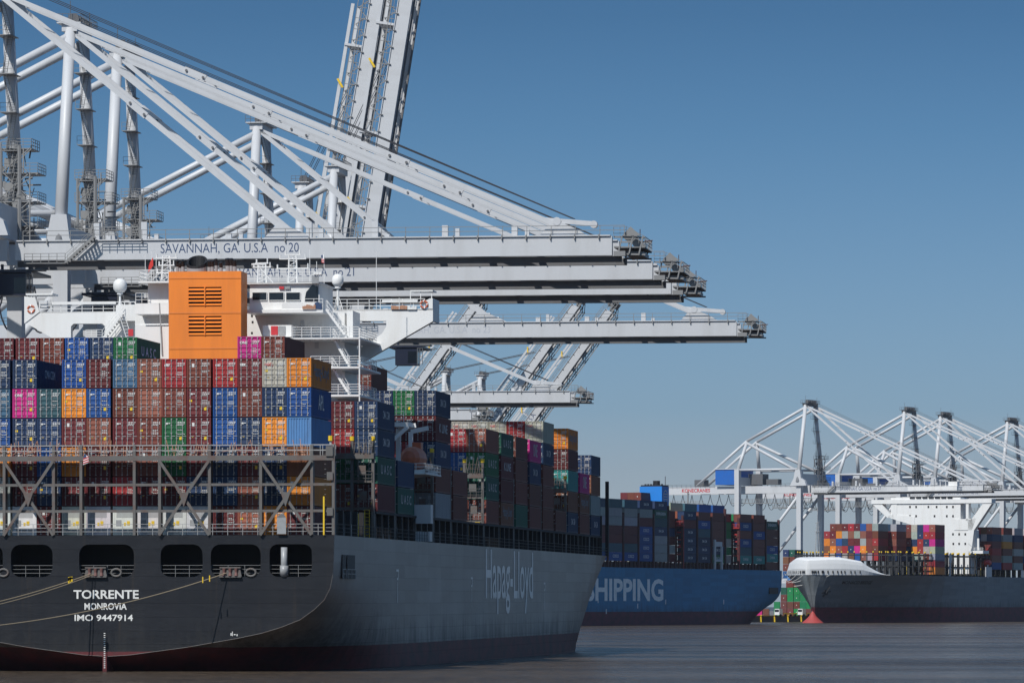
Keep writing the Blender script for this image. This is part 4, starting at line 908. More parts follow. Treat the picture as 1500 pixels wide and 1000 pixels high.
    mb = MB(); mb.box(-26, -20, 0, 5, 51.4, 55.5); mb.box(-19, -14, 1, 4, 51.4, 53.5); mb.box(-48, -44, -2, 2, 51, 53.5); mb.rail([(-64, -5, G1), (-38, -5, G1)], 1.1, 2, 2, .05); mb.rail([(-14, -5, G1), (0, -5, G1)], 1.1, 2, 2, .05); mb.tube((-60, -3, 50.5), (-60, -3, 55), .15, k=6); mb.box(-62, -58, -5, -4, 50.5, 51.6); part(mb, 'girder_equipment', DK)
    if far or detail:
        mb = MB(); x = -63.0
        while x < (2 if far else -2):
            mb.path([(x + 3.9 * q / 8, -5.2, G0 - .3 - 4.3 * (4 * (q/8) * (1 - q/8)) ** .8) for q in range(9)], .12, 5); x += 3.9
        part(mb, 'festoon_cable', M['cable'])
        if far:
            mb = MB(); mb.box(-30, 4, -6.5, -5, 44.2, 44.5); mb.rail([(-30, -6.5, 44.5), (4, -6.5, 44.5)], 1.4, 1.5, 3, .07); mb.box(-56, -42, -6.5, -5, 44, 44.3); mb.rail([(-56, -6.5, 44), (-42, -6.5, 44)], 1.4, 1.5, 3, .07); mb.beam((-49, -5.5, 44), (-49, -5.5, 49), .4, .4); mb.box(-54, -45, -5, 2, 44, 44.4); part(mb, 'trolley_walkway', HR)
            lettering('KONECRANES', lambda u, v: (-52 + 12 * u, -GY - .6, 48.7 + 1.4 * v), M['redletter'], root, .02)
            if text: pass
    # ---- boom
    B = link(bpy.data.objects.new('boom', None)); B.parent = root; B.empty_display_size = .5
    hinge = Vector((3.0, 0, 49.0)); ang = R(raised) if raised else 0.0
    B.matrix_local = Matrix.Translation(hinge) @ Matrix.Rotation(-ang, 4, 'Y') @ Matrix.Translation(-hinge)
    def bp(mb, name, mat=CR, smooth=False): return mb.build(name, mat, B, smooth)
    for sy in (-1, 1):
        mb = MB(); mb.box(3, L, sy * GY - .55, sy * GY + .55, G0, G1 - .22); bp(mb, 'boom_girder')
        mb = MB(); mb.box(3, L - .2, sy * GY - .75, sy * GY + .75, G1 - .22, G1 - .08); bp(mb, 'top_flange')
        mb = MB(); mb.box(3, L + 1.0, sy * 2.9 - .35, sy * 2.9 + .35, G0 - (.28 if raised else .68), G0 - .003); bp(mb, 'trolley_rail', M['railgrey'])
    mb = MB(); n_ = int((L - 5) / 6)
    for i in range(n_): x = 5 + 6.0 * i; mb.box(x, x + .6, -3.4, 3.4, G1 - 1.2, G1 - .3)
    bp(mb, 'boom_tie')
    mb = MB(); mb.rail([(4, -GY - .7, G1 - .08), (L + 1.5, -GY - .7, G1 - .08)], 1.1, 2.9, 2, .045)
    for i in range(int(L / 2.9)): mb.box(4 + 2.9 * i, 4.12 + 2.9 * i, -GY - .85, -GY - .55, G1 - .55, G1)
    bp(mb, 'boom_railing', HR)
    if raised:
        mb = MB()
        for i in range(int(L / 3)): x = 4 + 3 * i; mb.beam((x, -3.2, G1 + 1.9), (x + 1.5, -3.2, G1 + .2), .16, .16); mb.beam((x + 1.5, -3.2, G1 + .2), (x + 3, -3.2, G1 + 1.9), .16, .16)
        mb.rail([(4, -3.4, G1 + .2), (L, -3.4, G1 + .2)], 1.9, 2, 2, .07)
        if raised < 70: mb = MB(); mb.rail([(4, -3.4, G1 + .2), (L, -3.4, G1 + .2)], 1.1, 3, 2, .05)
        bp(mb, 'boom_walkway', HR)
        mb = MB(); mb.beam((8, -3.6, G1 + 3.0), (L * .9, -3.6, G1 + 2.9), .4, .6); mb.beam((6, 3.2, G1 + 3.0), (L * .9, 3.2, G1 + 2.9), .4, .6); mb.beam((10, -1, G1 + 4.2), (L * .7, -1, G1 + 3.4), .25, .3); bp(mb, 'folded_stay')
        mb = MB()
        for q in (.2, .38, .55, .8): x = L * q; mb.box(x, x + .4, -4, 3.4, G1, G1 + 3.2)
        bp(mb, 'stay_bracket', M['yellow'] if q > 2 else CR)
        mb = MB()
        for q in (.38, .7): mb.beam((L * q, -4, G1 + 2.2), (L * q + 1.4, -4, G1 + 3.4), .5, .35)
        bp(mb, 'yellow_bracket', M['yellow'])
        inv = (Matrix.Translation(hinge) @ Matrix.Rotation(-ang, 4, 'Y') @ Matrix.Translation(-hinge)).inverted()
        if raised < 70:
            mb = MB()
            for i in range(int(L / 4.4)):
                x = 4 + 4.4 * i
                for y in (-2.6, 2.6): mb.beam((x, y, G0 - .2), (x + 2.2, y, G0 - 1.5), .14, .14); mb.beam((x + 2.2, y, G0 - 1.5), (x + 4.4, y, G0 - .2), .2, .2)
            for y in (-2.6, 2.6): mb.beam((4, y, G0 - 1.6), (L, y, G0 - 1.6), .2, .3)
            bp(mb, 'boom_truss', HR)
        mb = MB()
        for i, y in enumerate((-3, -1.5, 1.5, 3)): a = inv @ Vector((0, y, 82)); mb.tube(a, (L * .72, y, G1 + 1), .06, k=5)
        bp(mb, 'hoist_cable', M['cable'])
    else:
        for sy in (-1, 1):
            for nm, x, xj in (('outer_fore_stay', L - 6.5, (.36, .72)), ('inner_fore_stay', 35.5, (.5,))):
                a = Vector((.3, sy * 3.9, 80.6)); b = Vector((x, sy * 3.9, 51.6))
                for off in (-.3, .3):
                    o_ = Vector((0, off, 0)); mb = MB(); mb.beam(a + o_, b + o_, .2, .62); bp(mb, nm)
                mb = MB()
                for q in xj:
                    c = a.lerp(b, q); d = (b - a).normalized(); mb.beam(c - d * 1.4, c + d * 1.4, .9, .8)
                    for e in (-1.1, 1.1): mb.tube(c + d * e + Vector((0, -.62, 0)), c + d * e + Vector((0, .62, 0)), .16, k=8, m=1)
                mb.mesh; bp(mb, 'stay_joint', [CR, M['railgrey']])
                mb = MB(); mb.prism([(x - 2.2, G1 - .1), (x + 3.6, G1 - .1), (x + 2.2, 51.2), (x - .3, 52.3), (x - 1.0, 51.7)], sy * 3.9 - .45, sy * 3.9 + .45); bp(mb, 'stay_bracket')
        mb = MB(); mb.beam((L - 8, -3.9, 52.3), (L - 2.2, -3.9, 51.8), .5, .55); mb.tube((L - 2.2, -4.4, 51.7), (L - 2.2, -3.4, 51.7), .45, k=12); mb.tube((L - 6.6, -4.4, 52.1), (L - 6.6, -3.4, 52.1), .5, k=12); bp(mb, 'stay_linkage')
        mb = MB()
        for y, dz in ((-1.6, 0), (-.4, .25), (.8, .5)): mb.tube((0, y, 82.4 + dz), (L - 5, y, 52.6 + dz * .3), .045, k=5)
        bp(mb, 'hoist_cable', M['cable'])
        mb = MB(); r_ = random.Random(int(L * 10 + (tx[0] * 3)))
        for i in range(7):
            x = 12 + i * 8.2 + r_.uniform(-2, 2); mb.box(x, x + .7, -3.6, -3.0, G1 - .1, G1 + r_.uniform(.5, 2.3)); mb.box(x + 1.6, x + 2.1, -3.6, -3.0, G1 - .1, G1 + r_.uniform(.3, 1.1))
        bp(mb, 'boom_fittings')
        # inner access stair up to the boom hinge
        mb = MB(); mb.stairs((9.5, -6.2, G0 - .4), (13.0, -6.2, G1 + .2), 1.2); mb.rail([(4.5, -6.2, G0 - .4), (9.5, -6.2, G0 - .4)], 1.1, 1, 3, .045); mb.box(4.5, 9.5, -6.2, -4.7, G0 - .5, G0 - .4); mb.rail([(13, -6.2, G1 + .2), (18.5, -6.2, G1 + .2)], 1.1, 1, 3, .045); bp(mb, 'hinge_stair', HR)
    # tip machinery platform
    mb = MB()
    x0, x1 = L + .2, L + 3.9
    for y in (-4.2, 4.2):
        for z in (G0 + .2, G0 + 1.0, G1 - .3): mb.beam((x0, y, z), (x1, y * .9, z - .1), .16, .2)
        for x in (x0 + .5, x0 + 1.8, x0 + 3.0): mb.beam((x, y, G0 + .2), (x + .5, y, G1 - .2), .16, .16)
    for z in (G0 + .9,): mb.box(x0, x1, -4.2, 4.2, z, z + .1)
    mb.rail([(x0, -4.4, G1 - .3), (x0 + 1.5, -4.4, G1 - .3), (x1, -4.1, G0 + 1.0), (x1, 4.1, G0 + 1.0)], 1.2, .8, 3, .03)
    for y in (-3, -1.6, 0, 1.6, 3): mb.tube((x0 + 1.6, y - .12, G1 - .1), (x0 + 1.6, y + .12, G1 - .1), .6, k=12); mb.tube((x0 + 2.6, y - .2, G0 + 1.5), (x0 + 2.6, y + .2, G0 + 1.5), .5, k=10)
    mb.prism([(x0 + 1.0, G1 - .2), (x0 + 2.0, G1 + .9), (x0 + 3.2, G1 - .2)], -4.4, -4.2); mb.box(x0, x0 + 1.4, -4.6, -3.6, G0 - .1, G0 + .5)
    mb.box(x0 + 1.4, x0 + 3.4, -3.4, 3.4, G0 + .05, G0 + .5)
    bp(mb, 'boom_tip_frame', HR)
    mb = MB(); mb.tube((x1 - .3, -4, G1 - .9), (x1 + .9, -4, G1 - .75), .07, k=6); mb.tube((x1 - .6, -4, G1 - 1), (x1 - .6, -4, G1 + .6), .05, k=5); bp(mb, 'tip_buffer', M['darkred'])
    if text:
        lettering(text, lambda u, v: (tx[0] + (tx[1] - tx[0]) * u, -GY - .56, tz[0] + (tz[1] - tz[0]) * v), M[ink], B, 0.0)
    if cab is not None:
        mb = MB(); mb.box(cab, cab + 3.4, -5.2, -1.8, G0 - 4.2, G0 - 1.6); mb.box(cab - 1.2, cab + 4.2, -5.4, 5.4, G0 - 1.5, G0 - 1.2); mb.beam((cab + .3, -4, G0 - 1.2), (cab + .3, -4, G0 - .4), .3, .3)
        c = mb.build('operator_cab', M['steelblue'], root)
        mb = MB(); mb.box(cab + 2.0, cab + 3.42, -5.23, -1.8, G0 - 3.9, G0 - 2.1); mb.build('cab_window', M['glass'], c)
        mb = MB(); mb.rail([(cab + 3.5, -5.3, G0 - 4.2), (cab + 4.3, -5.3, G0 - 4.2)], 2.6, .4, 4, .06); mb.box(cab - .5, cab + 5.5, -5.4, -3, G0 - 1.25, G0 - 1.1); mb.path([(cab - 2.5 + q * .35, -4, G0 - 4.2 - .9 * math.sin(q / 8 * 3.14)) for q in range(9)], .07, 5); mb.build('cab_frame', DK, c)
        if not far and raised is None and cab > 25:
            mb = MB(); mb.tube((cab + 1, -2, G0 - 4), (cab + 3.2, -2, 26), .28, k=8); mb.build('hoist_hose', CR, c)
    return root
GN = 'quay cranes above the grey ship'
def near_crane(px, D, scale=1.0, th=TH, dy=4.0):   # px,D: near mast post at its top
    X = (px - 750) / F * D
    m = frame(X, D, th) @ Matrix.Translation((0, dy * scale, 0)) @ Matrix.Scale(scale, 4); return m
D1c = 604.6
crane(near_crane(-12, D1c), 'quay crane lettered no.20, nearest, its boom topmost over the funnel', GN, 75.2, text='SAVANNAH, GA. U.S.A  no 20', tx=(20.8, 37.6), tz=(48.55, 49.85), cab=1.0)
crane(near_crane(103, D1c*1.072), 'quay crane lettered no.21, boom second from the top', GN, 75.6, text='SAVANNAH, GA. U.S.A  no 21', tx=(20.8, 37.2), tz=(48.55, 49.85), cab=3)
crane(near_crane(172, D1c*1.122), 'quay crane with boom directly below the no.21 boom', GN, 75.2, text='SAVANNAH, GA. U.S.A  no 22', ink='faint', tx=(20.8, 37.2), tz=(48.55, 49.75))
crane(near_crane(376, D1c*1.293), 'quay crane whose level boom reaches furthest right, dark cab beneath it', GN, 75.0, text='SAVANNAH, GA. U.S.A  no 23', ink='faint', tx=(20.5, 36.8), tz=(48.55, 49.75), cab=22)
crane(near_crane(489, D1c*1.42), 'quay crane with steep raised boom, right one of the tall pair', GN, 75, raised=81.0)
crane(near_crane(441, D1c*1.475), 'quay crane with steep raised boom, left one of the tall pair', GN, 75, raised=80.5)
crane(near_crane(306, 1034), 'distant quay crane with a short looking level boom ending above the container stacks', GN, 75, detail=False, tz=(48.6,49.8))
crane(near_crane(214, 1130), 'hindmost quay crane with level boom barely visible behind the stacks', GN, 74, detail=False)
for px, D, lab in ((505, 1155, 'leftmost'), (651, 1172, 'middle'), (703, 1192, 'rightmost')):
    crane(near_crane(px, D, .75), 'smaller quay crane with half raised boom, %s of the three slanting booms' % lab, GN, 68, raised=54, text='SAVANNAH, GA. U.S.A', tx=(9, 28), tz=(48.4, 50.0), detail=False)
GF = 'quay cranes above the far ships'
TF = R(29.5)
for px, py, lab, tnum in ((1180, 594, 'far quay crane lettered no.37, leftmost, with blue machinery house', 'SAVANNAH, GA. U.S.A  no 37'), (1325, 604, 'far quay crane, second mast from the left, boom lettered no.38', 'SAVANNAH, GA. U.S.A  no 38'), (1378, 611, 'far quay crane, third mast from the left behind the white deckhouse', None), (1476, 619, 'far quay crane, rightmost mast near the picture edge', None)):
    D = 75.1 * F / (HZ - py) * 1.16
    crane(near_crane(px, D, 1.16, TF), lab, GF, 73, text=tnum, tx=(14.5, 31.5), far=True, tz=(48.5, 50.0))

TM = R(23.0); MHB = 24.5; MDZ = 18.4; mx, my = 113.2, 1922.6
SM = frame(mx, my, TM)
# far containers past the three-hundred limit: one joined object
fc_ = MB()
def farbox(x, y, z, col, hgt=BH, fm=None):
    fm = fm or SM
    c = tuple(min(.8, v * rnd.uniform(.85, 1.15)) for v in COL[col]); p = [fm @ Vector(q) for q in ((x, y, z), (x + BW, y, z), (x + BW, y + BL, z), (x, y + BL, z), (x, y, z + hgt), (x + BW, y, z + hgt), (x + BW, y + BL, z + hgt), (x, y + BL, z + hgt))]
    n = len(fc_.v); fc_.v += [tuple(q) for q in p]
    for f in ((0,3,2,1),(4,5,6,7),(0,1,5,4),(1,2,6,5),(2,3,7,6),(3,0,4,7)): fc_.f.append(tuple(n + i for i in f)); fc_.m.append(0); fc_.c.append(c)
    # door seam and a small placard on the end that faces the bow
    if rnd.random() < .5:
        q = [fm @ Vector(v) for v in ((x + 1.0, y - .03, z + 1.3), (x + 1.3, y - .03, z + 1.3), (x + 1.3, y - .03, z + 1.65), (x + 1.0, y - .03, z + 1.65))]; n = len(fc_.v); fc_.v += [tuple(v) for v in q]; fc_.f.append((n, n+1, n+2, n+3)); fc_.m.append(0); fc_.c.append((.65,.65,.6))
# ================================================================== BLUE SHIP
TB = R(22.0); BHB = 25.5; BDZ = 19.3; BLEN = 300.0
Bx = (885 - 750) / F * 1650; 
bo = Vector((Bx, 1650, 0)) - Vector((math.cos(TB), -math.sin(TB), 0)) * BHB - Vector((math.sin(TB), math.cos(TB), 0)) * 120
SB = frame(bo.x, bo.y, TB)
BE = 120 + 180.0
blue = empty('blue_container_ship', SB, 'blue container ship with huge white letters on its side, half hidden behind the grey bow', 'container ship')
def bow2(s, z):                                      # s measured from the stern
    return 1.0 if s < 230 else max(0, 1 - ((s - 230) / 72.0) ** 2)
rows = hull_rows([0, 4, 8, 14, 20, 28, 36, 46, 58, 70, 100, 150, 200, 230, 250, 270, 285, 300], BHB, BDZ, 66, bow2)
rows = [(BE - s, r) for s, r in rows]
o = hull_mesh(rows, None).build('hull', M['bluehull'], blue, smooth=True)
mb = MB(); rr_ = rows[0][1]; mb.quad([(x, BE, z) for x, z in rr_] + [(-x, BE, z) for x, z in reversed(rr_[:-1])]); mb.build('transom', M['bluehull'], blue)
mb = MB(); mb.quad([(r[0][0], s, BDZ) for s, r in rows] + [(-r[0][0], s, BDZ) for s, r in reversed(rows)]); mb.build('main_deck', M['darkred'], blue)
fb = dict(fx=bo.x, fy=bo.y, th=TB)
def bs(px):   # length position on the blue starboard plane for a photo column
    k = (px - 750) / F; x0 = bo.x + math.cos(TB) * BHB; y0 = bo.y - math.sin(TB) * BHB
    return (k * y0 - x0) / (math.sin(TB) - k * math.cos(TB))
def bz(px, py): s = bs(px); return CH + (HZ - py) / F * (bo.y - math.sin(TB) * BHB + s * math.cos(TB))
s0, s1 = bs(858), bs(971.5); z0, z1 = bz(900, 880), bz(900, 846.5)
lettering('SHIPPING', lambda u, v: (BHB + .06, s0 + (s1 - s0) * u, z0 + (z1 - z0) * v), M['whiteletter'], blue, .03)
mb = MB(); mb.box(BHB - .2, BHB + .05, bs(1127), bs(1140), bz(1133, 869), bz(1133, 860)); mb.build('mooring_opening', M['black'], blue)
mb = MB()
for px, py in ((876, 879), (975, 881), (1060, 881), (888, 895), (934, 887)): s = bs(px); z = bz(px, py); mb.box(BHB + .02, BHB + .05, s - .4, s + .4, z - .8, z + .8)
mb.build('tug_marks', M['letter'], blue)
mb = MB(); mb.box(-23, 23, 100, BE - 4, BDZ, BDZ + 2.0); mb.build('hatch_coaming', M['darkred'], blue)
# bays counted from the stern; outermost side columns top to bottom as seen, (colour,logo)
G_, E_ = ('EVERGREEN', 'ghost'), ('CHINA SHIPPING', 'ghost')
bays_b = []
BP = 14.45
edges = [(1143, 'darkgreen darkbrown darkbrown blue turquoise darkbrown'), (1121.5, 'brown darkbrown blue darkbrown darkbrown turquoise'), (1100, 'darkbrown blue darkbrown blue teal turquoise'),
         (1078, 'beige grey green maroon brown brown'), (1040, 'darkbrown darkbrown darkbrown darkbrown navy green'), (1018, 'darkbrown blue teal navy navy navy'),
         (995, 'navy maroon navy navy navy navy'), (962, 'brown darkbrown navy maroon grey maroon'), (946, 'navy darkgreen teal navy grey grey grey'), (922, 'navy grey maroon blue blue blue blue'), (897, 'teal grey grey maroon maroon teal blue')]
BB0 = BDZ + 2.2
nb = 0
for n in range(13):
    s = BE - 3 - BP * (n + 1) + (BP - BL)
    tiers = [6, 6, 6, 6, 6, 6, 6, 6, 7, 7, 7, 7, 7][n]; zb_ = BDZ + .1 if n == 0 else BB0
    pal = (edges[n][1] if n < len(edges) else edges[-1][1]).split()
    low = n in (3, 7)
    nrows = [4, 4, 4, 6, 5, 5, 5, 5, 5, 4, 4, 4, 4][n]
    for ri in range(nrows):
        x = 25.0 - BW / 2 - 2.5 * ri
        hgt = tiers
        if low: hgt = 0 if (ri == 0) else tiers
        if n in (3, 4, 5) and ri >= 2: hgt = 7
        if n in (6, 7, 8) and ri >= 2: hgt = 8 if n == 8 else 7
        for k in range(hgt):
            if ri > 0 and k < hgt - 3 and not (low or (n > 0 and n - 1 in (3, 7))) : continue
            if ri == 0 or (low and ri == 1): col = pal[max(0, min(len(pal) - 1, hgt - 1 - k))]
            else: col = rnd.choice(['brown', 'red', 'blue', 'salmon', 'beige', 'steelblue', 'brightgreen', 'rust', 'teal', 'brown', 'maroon', 'turquoise'])
            if n in (3, 4) and ri >= 1: col = rnd.choice(['beige', 'beige', 'blue', 'turquoise', 'red', 'brightgreen', 'grey'])
            lg = None
            if ri == 0: lg = {'blue': ('COSCO', 'letter'), 'navy': ('CMA CGM', 'letter'), 'turquoise': ('CHINA', 'letter'), 'darkgreen': ('EVERGREEN', 'letter'), 'green': ('EVERGREEN', 'letter')}.get(col)
            lab = '%s container, %s row %s tier up, %s bay from the blue stern' % (WORD.get(col, col), ROWW[ri] if ri < 5 else 'sixth', ORD[k + 1], ORD[n + 1])
            if (ri == 0 and n < 12) or (ri == 1 and n in (3, 7)):
                container(SB @ Matrix.Translation((x, s, zb_ + k * TP)), col, lab, 'containers on the blue ship', 'plain', lg); nb += 1
            else: farbox(x - BW / 2, s, zb_ + k * TP, col, fm=SB)
# red lashing towers and posts
for n in range(13):
    s = BE - 3 - BP * (n + 1) + (BP - BL) + BL + .8
    mb = MB(); mb.box(24.4, 25.2, s, s + .8, BDZ, BB0 + TP * (5.5 if n not in (4, 8) else 6.5)); mb.box(22.3, 22.8, s, s + .6, BDZ, BB0 + TP * 5)
    for k in range(5): mb.box(22.4, 25.1, s, s + .5, BB0 + k * TP + .3, BB0 + k * TP + .7)
    mb.build('lashing_bridge', M['darkred'], blue); mb = MB()
    for k in range(3): mb.box(24.3, 24.9, s - 4 * k - 3, s - 4 * k - 2.4, BDZ, BB0)
    tag(mb.build('deck_posts', M['darkred'], blue), kind='stuff')
for n in (2, 6):
    s = BE - 3 - BP * (n + 1) + (BP - BL) - 1.3
    mb = MB()
    for x in (22.4, 25.0): mb.box(x - .25, x + .25, s, s + .6, BDZ, BB0 + 5 * TP)
    for k in range(6): mb.box(22.4, 25, s - .1, s + .5, BB0 + k * 2.5, BB0 + k * 2.5 + .5)
    mb.box(21.6, 25.4, s - .8, s + .8, BB0 + 4.2 * TP, BB0 + 4.35 * TP); mb.rail([(21.6, s - .8, BB0 + 4.35 * TP), (25.4, s - .8, BB0 + 4.35 * TP)], 1.2, 1, 2, .1)
    mb.build('lashing_tower', M['redframe'], blue)
s = bs(1050) - 2; mb = MB(); mb.box(25.0, 25.6, s, s + 1, BDZ, bz(1050, 790)); mb.box(25.0, 25.6, s + 7, s + 8, BDZ, bz(1050, 800)); mb.box(24.6, 25.4, s, s + 8, bz(1050, 800), bz(1050, 793)); mb.box(25, 25.5, s, s + 8, bz(1050, 822), bz(1050, 819)); mb.build('pilot_ladder_frame', M['crane'], blue)
# funnel with emblem
sf = 178.0; kf = dict(fx=bo.x, fy=bo.y, th=TB, pitch=0)
fa = at(937, 742, sf, **kf); fc = at(969.5, 712, sf, **kf)
mb = MB(); mb.box(fa[0], fc[0], sf, sf + 7, fa[1] - 12, fc[1]); bf = mb.build('funnel', M['cosfun'], blue)
mb = MB(); mb.box(fa[0] + .3, fc[0] - .3, sf + .3, sf + 6.6, fc[1], fc[1] + .5)
for i in range(7): mb.tube((fa[0] + 1 + i * 1.0, sf + 3, fc[1] + .5), (fa[0] + 1 + i * 1.0, sf + 3, fc[1] + (.9 if i != 4 else 2)), .35 if i != 4 else 1.2, k=10)
mb.build('exhaust_pipes', M['black'], bf)
mb = MB(); xx = fc[0] + .05; cy, cz = sf + 3.5, (fa[1] + fc[1]) / 2
for i in range(20):
    p = lambda i, r_: (xx, cy + r_ * math.cos(2*math.pi*i/20), cz + r_ * math.sin(2*math.pi*i/20)); mb.quad([p(i, 1.9), p(i + 1, 1.9), p(i + 1, 2.3), p(i, 2.3)])
for z in (-.9, 0, .9): mb.box(xx, xx + .02, cy - 1.6, cy + 1.6, cz + z - .16, cz + z + .16)
mb.build('funnel_emblem', M['crane'], bf)

# ================================================================== WHITE-BRIDGE SHIP (bow towards us)
TM = R(23.0); MHB = 24.5; MDZ = 18.4; mx, my = 113.2, 1922.6
SM = frame(mx, my, TM)
mon = empty('slate_container_ship', SM, 'slate grey container ship seen from its bow with white bow screen and white deckhouse', 'container ship')
def mhb(s, z):
    w_ = min(1, max(0, z / MDZ)) ** 1.5
    def f(s, a, b, p):
        if s <= a: return 0.0
        return 1 - max(0, 1 - (s - a) / b) ** p
    return MHB * ((1 - w_) * f(s, 8.5, 115, 1.7) + w_ * f(s, -.0 , 62, 2.3))
zs = [MDZ, 16, 13, 10, 7.5, 5, 2.5, 0, -3]
mb = MB(); stn = [0, 1, 2.5, 4.5, 7, 9, 11, 14, 18, 23, 30, 38, 47, 56, 66, 80, 95, 110, 125, 160, 200, 250, 320]
full = []
for s in stn:
    r = []
    for z in zs:
        x = max(.05, mhb(s, z)); ss = s
        rake = 8.5 * (1 - max(0, z) / MDZ) ** .8
        r.append((x, max(s, rake), z))
    full.append(r)
for sg in (1, -1):
    for a, b in zip(full, full[1:]):
        n = len(mb.v); k = len(a); mb.v += [(sg * x, y, z) for x, y, z in a] + [(sg * x, y, z) for x, y, z in b]
        for i in range(k - 1): mb.f.append((n + i, n + k + i, n + k + i + 1, n + i + 1)[::sg]); mb.m.append(0); mb.c.append(None)
mb.build('hull', M['monhull'], mon, smooth=True)
mb = MB(); mb.quad([(max(.05, mhb(s, MDZ)), s, MDZ - .02) for s in stn] + [(-max(.05, mhb(s, MDZ)), s, MDZ - .02) for s in reversed(stn)]); mb.build('main_deck', M['deck'], mon)
# bulb
mb = MB(); mb.lathe(0, 6.0, [(5.2, -1), (3.8, .4), (2.6, 1.4), (1.4, 2.6), (.6, 4.0), (0, 4.6)], 20); mb.build('bulbous_bow', paint('red_antifouling', (.36,.05,.045), .6, .3, .5), mon, smooth=True)
# white bow screen
mb = MB(); prev = None
sl = [0, .6, 1.5, 3, 5, 7, 9, 12, 15, 18, 20, 21, 22.5, 24, 26, 28, 30, 32, 34, 36]
def hh(s): return 6.3 + .6 * math.sin(min(1, s / 10) * math.pi / 2) if s < 12 else (6.9 - 1.3 * ((s - 12) / 9) if s < 21 else max(.25, .25 + 5.35 * max(0, 1 - (s - 21) / 13) ** 1.5))
for sg in (1, -1):
    prev = None
    for s in sl:
        x = max(0, mhb(s, MDZ)) + .05 * (s > 0); H_ = hh(s); y_ = s - .1; e_ = .25 if s > 0 else 0
        ring = [(sg * x, y_, MDZ), (sg * (x + e_), y_ - .1, MDZ + H_ * .35), (sg * x, y_, MDZ + H_ * .65), (sg * x * .985, y_ + .35, MDZ + H_ * .85), (sg * x * .93, y_ + 1.0, MDZ + H_ * .96), (sg * x * .82, y_ + 2.2, MDZ + H_), (0, y_ + 3.5, MDZ + H_ * 1.02)]
        if prev:
            for i in range(6 if s <= 12 else 5): mb.quad([prev[i], ring[i], ring[i+1], prev[i+1]][::sg])
        prev = ring
mb.build('bow_screen', M['screen'], mon, smooth=True)
mb = MB()
for i, s in enumerate([1.2, 1.8, 2.4, 3.2, 4.6, 5.0, 6.6, 8.4, 10.2, 11.6, 13, 15.5, 17.2, 19.5]):
    for sg in (1, -1):
        x = mhb(s, MDZ) + .3; x2 = mhb(s + .45, MDZ) + .3
        mb.quad([(sg * x, s - .35, MDZ + .6), (sg * x2, s + .1, MDZ + .6), (sg * x2, s + .1, MDZ + 1.7), (sg * x, s - .35, MDZ + 1.7)][::sg])
mb.build('fairlead_openings', M['black'], mon)
def msurf(s, z): return (mhb(s, z) + .12, s, z)
mk = dict(fx=mx, fy=my, th=TM, pitch=0)
lettering('MONACO BRIDGE', lambda u, v: msurf(14.5 + 14.5 * u - .5*v, 14.9 + 1.3 * v), M['black'], mon, .01)
mb = MB(); s, z = 8.2, 12.6; mb.beam(msurf(s, z), msurf(s + 2.2, z - 1.5), .3, 1.2); mb.beam(msurf(s + .6, z - 2.6), msurf(s + 1.6, z + 1.5), .3, .8); mb.beam(msurf(s - .6, z - 1.2), msurf(s + 3, z - .4), .3, .4); mb.build('anchor', M['black'], mon)
# foremast
a = at(1197.5, 812, 22, **mk); b = at(1197.5, 753, 22, **mk); mb = MB()
for dx in (-.7, .7): mb.beam((a[0] + dx * 1.6, 22, MDZ + 4), (a[0] + dx * .3, 22, b[1] - 3), .25, .25)
for i in range(8): z = MDZ + 6 + i * 2; mb.beam((a[0] - 1, 22, z), (a[0] + 1, 22, z + .8), .15, .15)
mb.tube((a[0], 22, b[1] - 3), (a[0], 22, b[1]), .1, k=6); mb.box(a[0] - 1.2, a[0] + 1.2, 21.5, 22.5, (a[1] + b[1]) / 2 + 1, (a[1] + b[1]) / 2 + 1.2); mb.build('foremast', M['duct'], mon)
# lashing bridge structure along the side
mb = MB()
for s in [44 + 7.2 * i for i in range(16)] + [156 + 7.2 * i for i in range(10)]:
    mw_ = min(MHB - .8, mhb(s, MDZ) - 1.2)
    for x in [mw_ - 2.6 * q for q in range(0, 19)]:
        if x < -mw_: break
        mb.box(x - .15, x + .15, s, s + .4, MDZ, 27.4)
    mb.box(-mw_, mw_, s, s + .4, 26.2, 26.6); mb.box(-mw_, mw_, s, s + .4, 22, 22.3); mb.box(mw_ - .3, mw_, s, s + 6, 26.2, 26.7); mb.box(mw_ - .3, mw_, s, s + 6, 22, 22.3)
tag(mb.build('lashing_bridges', M['dark'], mon), kind='stuff')
mb = MB()
for s in [44 + 7.2 * i for i in range(16)] + [156 + 7.2 * i for i in range(10)]:
    mw_ = min(MHB - .8, mhb(s, MDZ) - 1.2)
    for q in range(0, 19):
        x = mw_ - 2.6 * q
        if x > -mw_: mb.box(x - .22, x + .22, s - .1, s + .2, 27.4, 27.9)
    mb.box(mw_, mw_ + .1, s - .2, s + .3, MDZ + .5, MDZ + 3.5 if int(s) % 3 == 0 else MDZ + 1)
mb.build('post_lamps', M['yellow'], mon)
PALM = ['orange','navy','grey','brown','salmon','red','salmon','red','magenta','blue','maroon','beige','red','orange','navy','brown','rust','brown','grey','maroon']
def mbay(s, t0, t1, zb, tiers, top=None):
    x = t1 - BW
    while x > t0 - .1:
        for k in range(tiers(x) if callable(tiers) else tiers): farbox(x, s, zb + k * (BH + .03), rnd.choice(PALM))
        x -= 2.5
mbay(50, -11.5, 11.5, 24.3, lambda x: 5 if -9 < x else 4)
mbay(65, -14, 14, 24.3, lambda x: 5 if x > -6 else 4)
mbay(82, -4, 24.4, 24.3, 5); mbay(82, 19, 24.4, 19.0, 2)
mbay(97, 0, 19, 24.3, 5)
for x in (9, 12, 15): farbox(x, 97.5, 20, 'orange', 2)
